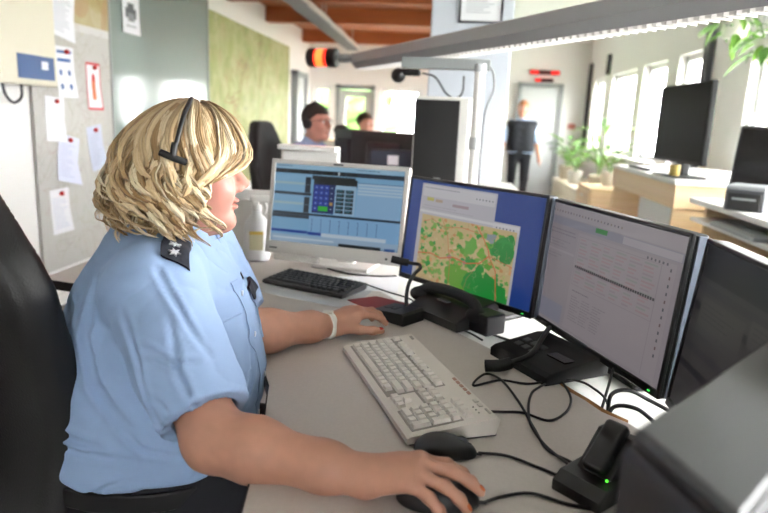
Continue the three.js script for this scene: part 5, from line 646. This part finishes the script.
// ---- hair
{ const P = [], NN = [], C = [], IX = [];
  const sstep = (a, b, x) => { const t = Math.max(0, Math.min(1, (x - a) / (b - a))); return t * t * (3 - 2 * t); };
  const Rad = (ph, u) => { const c = Math.cos(ph), s = Math.sin(ph); const fr = 0.126, bk = u > 0 ? 0.126 : u > -0.055 ? 0.126 + 0.004 * (-u / 0.055) : 0.13 - 0.026 * sstep(-0.07, -0.14, u), sd = u > 0 ? 0.112 : 0.112 + 0.01 * sstep(0, -0.06, u) - 0.014 * sstep(-0.07, -0.14, u); const a = c > 0 ? fr : bk; return 1 / Math.sqrt(c * c / (a * a) + s * s / (sd * sd)); };
  function strand(pts, w, col0, col1, flat = 0.45) { const n = pts.length, base = P.length / 3, K = 5; for (let i = 0; i < n; i++) { const p = pts[i], q = pts[Math.min(n - 1, i + 1)], o = pts[Math.max(0, i - 1)], t = norm(sub(q, o)); let r = norm([p[0] + 0.01, 0.15 * p[1], p[2]]); const b = norm([t[1] * r[2] - t[2] * r[1], t[2] * r[0] - t[0] * r[2], t[0] * r[1] - t[1] * r[0]]); r = [b[1] * t[2] - b[2] * t[1], b[2] * t[0] - b[0] * t[2], b[0] * t[1] - b[1] * t[0]]; const k = i / (n - 1), ww = w * (0.55 + 0.45 * Math.min(1, k * 4)) * (k > 0.75 ? 1 - (k - 0.75) / 0.25 * 0.85 : 1); for (let j = 0; j < K; j++) { const a = j / K * 6.2832, ca = Math.cos(a), sa = Math.sin(a); P.push(p[0] + b[0] * ca * ww + r[0] * sa * ww * flat, p[1] + b[1] * ca * ww + r[1] * sa * ww * flat, p[2] + b[2] * ca * ww + r[2] * sa * ww * flat); const nn = norm([b[0] * ca * flat + r[0] * sa, b[1] * ca * flat + r[1] * sa, b[2] * ca * flat + r[2] * sa]); NN.push(...nn); const m = Math.min(1, k * 2.2); C.push(...mixc(col0, col1, m)); } } for (let i = 0; i < n - 1; i++) for (let j = 0; j < K; j++) { const a = base + i * K + j, b = base + i * K + (j + 1) % K; IX.push(a, a + K, b, b, a + K, b + K); } }
  const tones = [[0.72, 0.54, 0.31], [0.84, 0.68, 0.44], [0.52, 0.35, 0.17], [0.3, 0.18, 0.075], [0.9, 0.78, 0.56]], roots = [[0.26, 0.165, 0.08], [0.34, 0.22, 0.11], [0.2, 0.125, 0.06]];
  function lock(ph0, layer, uEnd, seedPh, ns, wave = 1) {
    const tc = tones[layer < 0.96 ? 2 + Math.floor(rnd() * 2) : Math.floor(rnd() * 5)], rc = roots[Math.floor(rnd() * 3)], th0 = rr(0.1, 0.5), sgn = Math.sign(Math.sin(ph0)) || 1, face = Math.abs(ph0) < 1.25, phT = face ? sgn * Math.max(Math.abs(ph0), rr(1.42, 1.66)) : ph0, twist = face ? sgn * rr(0, 0.3) : rr(-0.25, 0.25), cyc = rr(2.1, 2.5), end = rnd() < 0.5 ? 1 : -1, curlR = rr(0.005, 0.015) * wave;
    for (let k = 0; k < ns; k++) { const pts = [], dph = rr(-1, 1), dr = 1.9 * Math.sqrt(1 - dph * dph) - 1 + rr(-0.25, 0.25), dl = rr(0.95, 1.02), n = 25, tone = mixc(tc, tones[Math.floor(rnd() * 5)], rnd() * 0.3);
      for (let i = 0; i < n; i++) { const s = i / (n - 1) * dl; let u, R, ph; const top = 0.5;
        if (s < top) { const th = th0 + (Math.PI / 2 - th0) * (s / top); u = 0.134 * layer * Math.cos(th); R = Math.sin(th) * layer; } else { u = uEnd * (s - top) / (1 - top); R = layer; }
        ph = ph0 + (phT - ph0) * sstep(0.055, -0.04, u) + twist * s * s; const spread = (0.06 + 0.05 * s) * (1 - 0.75 * s * s);
        const A = (0.002 + 0.019 * sstep(0.1, 0.75, s)) * wave, ang = cyc * 6.2832 * Math.pow(s, 1.25) + seedPh, rad0 = Rad(ph, u);
        let r = rad0 * R + A * Math.sin(ang) * (s > 0.15 ? 1 : s / 0.15) + dr * 0.0045 * (0.5 + 0.6 * s), tg = A * 1.15 * Math.cos(ang) + dph * spread * 0.12 * (0.35 + R * 0.65);
        if (Math.abs(ph0) < 2 && tg * sgn < 0 && s > 0.5) tg *= 0.25;
        const e = sstep(0.78, 1, s); r += end * curlR * e * 1.1 - 0.01 * e * (end < 0 ? 1 : 0.2); const uu = u + e * e * curlR * 0.9 + 0.35 * A * Math.cos(ang * 1.0 + 1) + dr * 0.002;
        const fo = 0.022 * Math.max(0, u) / 0.134; pts.push([Math.cos(ph) * r - Math.sin(ph) * tg + fo, uu, Math.sin(ph) * r + Math.cos(ph) * tg]); }
      strand(pts, rr(0.0013, 0.0025), mixc(rc, tone, 0.25), tone); } }
  for (let L = 0; L < 3; L++) { const n = [44, 42, 36][L]; for (let i = 0; i < n; i++) { const ph = (i + rr(-0.35, 0.35)) / n * 6.2832 - 3.1416; lock(ph, [1.0, 0.95, 0.9][L] + rr(-0.025, 0.035), rr(-0.138, -0.09) - 0.006 * L, 2.3 * ph + L + rr(-0.5, 0.5), [26, 22, 16][L]); } }
  for (let i = 0; i < 26; i++) lock(rr(0.1, 1.3), rr(0.96, 1.02), rr(-0.13, -0.06), rnd() * 6.28, 11, 0.8);
  for (let i = 0; i < 34; i++) lock(rr(1.2, 3.1), rr(0.99, 1.04), rr(-0.14, -0.08), rnd() * 6.28, 10, 1.2);
  for (let i = 0; i < 30; i++) lock(rr(0.3, 3.1), rr(0.99, 1.03), rr(-0.14, -0.05), rnd() * 6.28, 1, 1.0);
  const hg = new THREE.BufferGeometry(); hg.setAttribute('position', new THREE.BufferAttribute(new Float32Array(P), 3)); hg.setAttribute('normal', new THREE.BufferAttribute(new Float32Array(NN), 3)); hg.setAttribute('color', new THREE.BufferAttribute(new Float32Array(C), 3)); hg.setIndex(IX); hg.setAttribute('uv', new THREE.BufferAttribute(new Float32Array(P.length / 3 * 2), 2));
  const capSDF = (x, y, z) => { let d = ell([0.005, 0.0, 0], [0.112, 0.121, 0.1])(x, y, z); d = smin(d, ell([-0.045, -0.055, 0], [0.078, 0.075, 0.1])(x, y, z), 0.03); const lim = y > 0.045 ? 0.2 : y > -0.03 ? 0.02 + (y + 0.03) / 0.075 * 0.06 : 0.02; d = smax(d, x - lim, 0.02); return d; };
  const cap = surface(capSDF, [-0.15, -0.15, -0.13], [0.14, 0.14, 0.13], 0.006, (x, y, z) => { const n = noise.noise(x * 60, y * 20, z * 60) * 0.3; return [0.3 * (1 + n), 0.19 * (1 + n), 0.09 * (1 + n)]; });
  part('hair', mergeGeometries([hg, cap]).applyMatrix4(headMat), phys(0xffffff, 0.42, { vertexColors: true, specularIntensity: 0.7 }), woman);
  console.log('hair tris', IX.length / 3); }
// ---- headset and wristband
{ const g = thing('headset', 'black headset band worn over the blonde hair', 'headset'); const w = a => V(...a).applyMatrix4(headMat);
  const arc = [[-0.02, 0.036, 0.124], [-0.012, 0.066, 0.121], [-0.002, 0.099, 0.099], [0.012, 0.129, 0.054], [0.02, 0.139, 0.0], [0.012, 0.129, -0.054], [0.0, 0.1, -0.1], [-0.01, 0.05, -0.124], [-0.01, -0.01, -0.122]];
  part('band', tube(arc.map(w), 0.0042, 80, 8), M.black, g);
  part('temple_pad', tube([[-0.042, 0.043, 0.122], [-0.02, 0.034, 0.128], [0.002, 0.026, 0.122]].map(w), 0.0062, 20, 10), M.blackMatt, g); part('temple_pad', tube([[-0.016, 0.06, 0.124], [-0.019, 0.045, 0.126], [-0.02, 0.036, 0.127]].map(w), 0.0062, 12, 8), M.black, g);
  part('ear_cup', cyl(0.026, 0.026, 0.02, 0, 0, 0).rotateX(Math.PI / 2).translate(-0.01, -0.012, -0.122).applyMatrix4(headMat), M.blackMatt, g);
  part('boom', tube([[-0.01, -0.02, -0.13], [0.04, -0.06, -0.12], [0.1, -0.075, -0.07]].map(w), 0.0025, 30), M.black, g);
  const b = thing('wristband', 'white watch band around the left wrist', 'watch', wrL); const ax = norm(sub(wrL, elL)), t = new THREE.TorusGeometry(0.0325, 0.0036, 10, 40).scale(1, 1, 2.6); const q = new THREE.Quaternion().setFromUnitVectors(V(0, 0, 1), V(...ax)); part('strap', t.applyQuaternion(q).translate(-ax[0] * 0.012, 0.001, -ax[2] * 0.012), std(0xdcdad4, 0.5), b); part('watch_case', rbox(0.026, 0.008, 0.022, 0.003, -ax[0] * 0.012, 0.034, -ax[2] * 0.012), std(0xd0ccc4, 0.35), b); }
// ---------------------------------------------------------------- colleagues in the background
function figure(label, o) {
  const g = thing('person', label, 'person'), F = norm(o.F), R = [-F[2], 0, F[0]], at = (b, f, u, r) => [b[0] + F[0] * f + R[0] * r, b[1] + u, b[2] + F[2] * f + R[2] * r];
  const hm = new THREE.Matrix4().makeBasis(V(...norm(o.look)), V(0, 1, 0), V(-norm(o.look)[2], 0, norm(o.look)[0])).setPosition(...o.head);
  const hg = surface(headSDF, [-0.14, -0.2, -0.1], [0.145, 0.14, 0.1], 0.007, () => o.skin).applyMatrix4(hm);
  const arms = [], sleeves = [];
  for (const s of [1, -1]) { const sh = at(o.chest, -0.01, 0.1, 0.17 * s), el = s > 0 ? o.elR : o.elL, wr = s > 0 ? o.wrR : o.wrL; sleeves.push(cone(sh, lerp3(sh, el, 1), 0.062, 0.052)); arms.push(cone(lerp3(sh, el, 0.6), el, 0.046, 0.04), cone(el, wr, 0.04, 0.027)); const d = norm(sub(wr, el)), k = a => wr.map((v, i) => v + d[i] * a); arms.push(cone(wr, k(0.07), 0.026, 0.034)); for (let i = 0; i < 4; i++) { const off = (i - 1.5) * 0.018; const b = [k(0.075)[0] + R[0] * 0 + F[0] * off, k(0.075)[1], k(0.075)[2] + F[2] * off], e = [k(0.16 - Math.abs(i - 1.2) * 0.012)[0] + F[0] * off * 1.2, k(0.16 - Math.abs(i - 1.2) * 0.012)[1], k(0.16)[2] + F[2] * off * 1.2]; arms.push(cone(b, e, 0.0105, 0.008)); } arms.push(cone(k(0.03), [k(0.1)[0] + F[0] * 0.05, k(0.1)[1], k(0.1)[2] + F[2] * 0.05], 0.013, 0.009)); }
  const bounds = (list, p) => { const lo = [9, 9, 9], hi = [-99, -99, -99]; list.forEach(q => q.forEach((v, i) => { lo[i] = Math.min(lo[i], v - p); hi[i] = Math.max(hi[i], v + p); })); return [lo, hi]; };
  const asdf = union(arms, 0.012), bA = bounds([o.elR, o.wrR, o.elL, o.wrL, o.chest], 0.2);
  const body = part('body', mergeGeometries([hg, surface(asdf, ...bA, 0.009, () => o.skin)]), phys(0xffffff, 0.5, { vertexColors: true }), g);
  const tors = union([cone(at(o.pelvis, 0, 0.05, 0.07), at(o.chest, 0, 0.02, 0.075), 0.13, 0.125), cone(at(o.pelvis, 0, 0.05, -0.07), at(o.chest, 0, 0.02, -0.075), 0.13, 0.125), cone(at(o.chest, -0.01, 0.1, 0.16), at(o.chest, -0.01, 0.1, -0.16), 0.065, 0.065), cone(at(o.chest, 0, 0.12, 0), [o.head[0] - norm(o.look)[0] * 0.05, o.head[1] - 0.14, o.head[2] - norm(o.look)[2] * 0.05], 0.08, 0.062)], 0.05), sl = union(sleeves, 0.02);
  const bT = bounds([o.pelvis, o.chest, o.head, o.elR, o.elL], 0.22); const shirtS = (x, y, z) => smax(smin(tors(x, y, z), sl(x, y, z), 0.03), (o.pelvis[1] - 0.02) - y, 0.01) + 0.004 * noise.noise(x * 14, y * 18, z * 14);
  const sm = part('shirt', surface(shirtS, ...bT, 0.012), o.shirt, g);
  if (o.vest) part('vest', surface((x, y, z) => smax(smax(tors(x, y, z) - 0.018, (o.pelvis[1] + 0.02) - y, 0.01), y - o.chest[1] - 0.16, 0.02) + 0.003 * noise.noise(x * 20, y * 20, z * 20), ...bT, 0.012), o.vest, g);
  const legs = []; for (const s of [1, -1]) { const h = at(o.pelvis, 0, -0.02, 0.09 * s), kn = s > 0 ? o.knR : o.knL, an = s > 0 ? o.anR : o.anL; legs.push(cone(h, kn, 0.095, 0.065), cone(kn, an, 0.063, 0.05)); const sh = (x, y, z) => { const dx = x - an[0], dz = z - an[2], f = dx * F[0] + dz * F[2], r = dx * R[0] + dz * R[2]; return smax(smin(ell([0.06, 0.04, 0], [0.14, 0.05, 0.05])(f, y, r), ell([0, 0.07, 0], [0.06, 0.06, 0.045])(f, y, r), 0.03), 0.004 - y, 0.006); }; part('shoe', surface(sh, [an[0] - 0.22, -0.02, an[2] - 0.22], [an[0] + 0.22, 0.16, an[2] + 0.22], 0.012), M.black, g); }
  const ls = union([...legs, cone(at(o.pelvis, 0, 0.0, 0.06), at(o.pelvis, 0, 0.0, -0.06), 0.125, 0.125)], 0.03), bL = bounds([o.pelvis, o.knR, o.knL, o.anR, o.anL], 0.2); bL[0][1] = 0.02;
  part('trousers', surface((x, y, z) => smax(ls(x, y, z), y - o.pelvis[1] - 0.03, 0.01), ...bL, 0.014), o.trousers, g);
  const hs = (x, y, z) => { let d = ell([-0.014, 0.036, 0], [0.112, 0.104, 0.09])(x, y, z); if (o.bun) d = smin(d, ell([-0.04, -0.03, 0], [0.08, 0.07, 0.088])(x, y, z), 0.03); d = smax(d, x - (y > 0.062 ? 0.2 : 0.0 + Math.max(0, y - 0.02) * 1.2), 0.02); return d + 0.004 * noise.noise(x * 50, y * 25, z * 50); };
  part('hair', surface(hs, [-0.15, -0.14, -0.12], [0.14, 0.16, 0.12], 0.007).applyMatrix4(hm), o.hair, g);
  for (const s of [1, -1]) { const e = part('eye', new THREE.SphereGeometry(0.0125, 14, 10), std(0xe6e2dc, 0.3), body); e.position.copy(V(0.083, 0.008, 0.031 * s).applyMatrix4(hm)); const ir = part('iris', new THREE.SphereGeometry(0.006, 12, 8), std(0x2a2a2a, 0.3), e); const l = norm(o.look); ir.position.set(l[0] * 0.009, 0, l[2] * 0.009); }
  return { g, hm };
}
const policeBlue = std(0x93aed6, 0.85), darkCloth = std(0x14171f, 0.85), darkHair = std(0x1c1613, 0.55);
{ const b = [-1.03, 0.56, -4.72];
  const p = figure('bespectacled colleague in a light blue shirt seated behind the silver monitor', { F: [0.95, 0, 0.2], look: [0.9, 0, 0.42], pelvis: b, chest: [-1.0, 0.93, -4.7], head: [-0.955, 1.235, -4.68], elR: [-0.86, 0.78, -4.5], wrR: [-0.64, 0.79, -4.55], elL: [-0.9, 0.78, -4.93], wrL: [-0.66, 0.79, -4.86], knR: [-0.62, 0.53, -4.58], knL: [-0.62, 0.53, -4.82], anR: [-0.64, 0.1, -4.58], anL: [-0.64, 0.1, -4.82], skin: [0.5, 0.27, 0.2], hair: darkHair, shirt: policeBlue, trousers: darkCloth });
  const gl = thing('glasses', 'dark framed glasses on the seated colleague', 'glasses'); const w = a => V(...a).applyMatrix4(p.hm); for (const s of [1, -1]) { part('rim', new THREE.TorusGeometry(0.022, 0.002, 8, 26).rotateY(Math.PI / 2).translate(0.108, 0.008, 0.031 * s).applyMatrix4(p.hm), M.black, gl); part('temple', tube([[0.108, 0.012, 0.053 * s], [0.05, 0.014, 0.078 * s], [-0.01, 0.01, 0.09 * s]].map(w), 0.002, 12, 6), M.black, gl); } part('bridge', tube([[0.108, 0.01, -0.009], [0.114, 0.013, 0], [0.108, 0.01, 0.009]].map(w), 0.002, 8, 6), M.black, gl);
  const hs = thing('headset', 'black headset on the dark haired seated colleague', 'headset'); part('band', tube([[-0.01, -0.01, 0.1], [-0.01, 0.08, 0.098], [-0.01, 0.15, 0.0], [-0.01, 0.08, -0.098], [-0.01, -0.01, -0.1]].map(w), 0.006, 50), M.black, hs); part('ear_cup', cyl(0.034, 0.034, 0.025, 0, 0, 0).rotateX(Math.PI / 2).translate(-0.01, -0.012, 0.1).applyMatrix4(p.hm), M.black, hs); part('ear_cup', cyl(0.034, 0.034, 0.025, 0, 0, 0).rotateX(Math.PI / 2).translate(-0.01, -0.012, -0.1).applyMatrix4(p.hm), M.black, hs);
  const c = thing('office_chair', 'black office chair of the bespectacled colleague', 'chair', [-1.13, 0, -4.62], -0.2);
  part('backrest', surface((x, y, z) => { const q = x + 0.17 + 0.12 * (y - 0.6) - 0.7 * z * z, dz = Math.abs(z) - 0.22 + 0.12 * Math.pow(Math.max(0, y - 0.85) / 0.35, 2), dy = Math.abs(y - 0.85) - 0.35, dx = Math.abs(q) - 0.012; return 0.8 * (len3(Math.max(dx, 0), Math.max(dy, 0), Math.max(dz, 0)) + Math.min(Math.max(dx, dy, dz), 0) - 0.03); }, [-0.42, 0.42, -0.3], [0.02, 1.27, 0.3], 0.014), M.blackMatt, c);
  part('seat', rbox(0.48, 0.09, 0.48, 0.04, 0.05, 0.4, 0), M.blackMatt, c); part('gas_lift', cyl(0.03, 0.03, 0.28, 0.04, 0.21, 0), M.black, c); part('star_base', merge([0, 1, 2, 3, 4].map(i => rbox(0.3, 0.035, 0.05, 0.012, 0.15, 0.06, 0).rotateY(i * 1.2566).translate(0.04, 0, 0))), M.black, c); part('back_bracket', rbox(0.05, 0.3, 0.08, 0.02, -0.2, 0.48, 0), M.black, c); }
{ const x = -1.02, z = -8.0;
  figure('distant colleague with reddish face seated near the glazed door', { F: [0.8, 0, 0.6], look: [0.8, 0, 0.6], pelvis: [x - 0.04, 0.56, z], chest: [x - 0.02, 0.93, z], head: [x, 1.215, z + 0.02], elR: [x + 0.0, 0.8, z + 0.28], wrR: [x + 0.22, 0.78, z + 0.3], elL: [x + 0.22, 0.8, z - 0.14], wrL: [x + 0.34, 0.78, z + 0.05], knR: [x + 0.3, 0.53, z + 0.36], knL: [x + 0.42, 0.53, z + 0.16], anR: [x + 0.3, 0.1, z + 0.36], anL: [x + 0.42, 0.1, z + 0.16], skin: [0.52, 0.25, 0.18], hair: std(0x33241a, 0.6), shirt: std(0x1c222e, 0.85), trousers: darkCloth });
  const c = thing('office_chair', 'dark office chair under the distant seated colleague', 'chair', [x - 0.05, 0, z], -0.64); part('seat', rbox(0.46, 0.08, 0.46, 0.035, 0.03, 0.4, 0), M.blackMatt, c); part('backrest', rbox(0.06, 0.5, 0.42, 0.028, -0.2, 0.75, 0), M.blackMatt, c); part('gas_lift', cyl(0.03, 0.03, 0.3, 0, 0.21, 0), M.black, c); part('star_base', merge([0, 1, 2, 3, 4].map(i => rbox(0.28, 0.035, 0.05, 0.012, 0.14, 0.05, 0).rotateY(i * 1.2566))), M.black, c); }
{ const x = 1.12, z = -10.25;
  figure('officer in a dark vest standing before the far grey door', { F: [-0.05, 0, 1], look: [-0.15, 0, 1], pelvis: [x, 0.86, z], chest: [x, 1.2, z], head: [x, 1.525, z + 0.02], elR: [x - 0.25, 1.05, z], wrR: [x - 0.3, 0.82, z + 0.04], elL: [x + 0.24, 1.05, z], wrL: [x + 0.29, 0.82, z + 0.04], knR: [x - 0.1, 0.47, z + 0.03], knL: [x + 0.09, 0.48, z + 0.1], anR: [x - 0.1, 0.1, z - 0.06], anL: [x + 0.08, 0.1, z + 0.1], skin: [0.6, 0.3, 0.2], hair: std(0xa0683c, 0.6), shirt: std(0xa9bfe0, 0.85), vest: std(0x14181f, 0.8), trousers: std(0x11141b, 0.85), bun: true }); }
renderer.render(scene, camera);
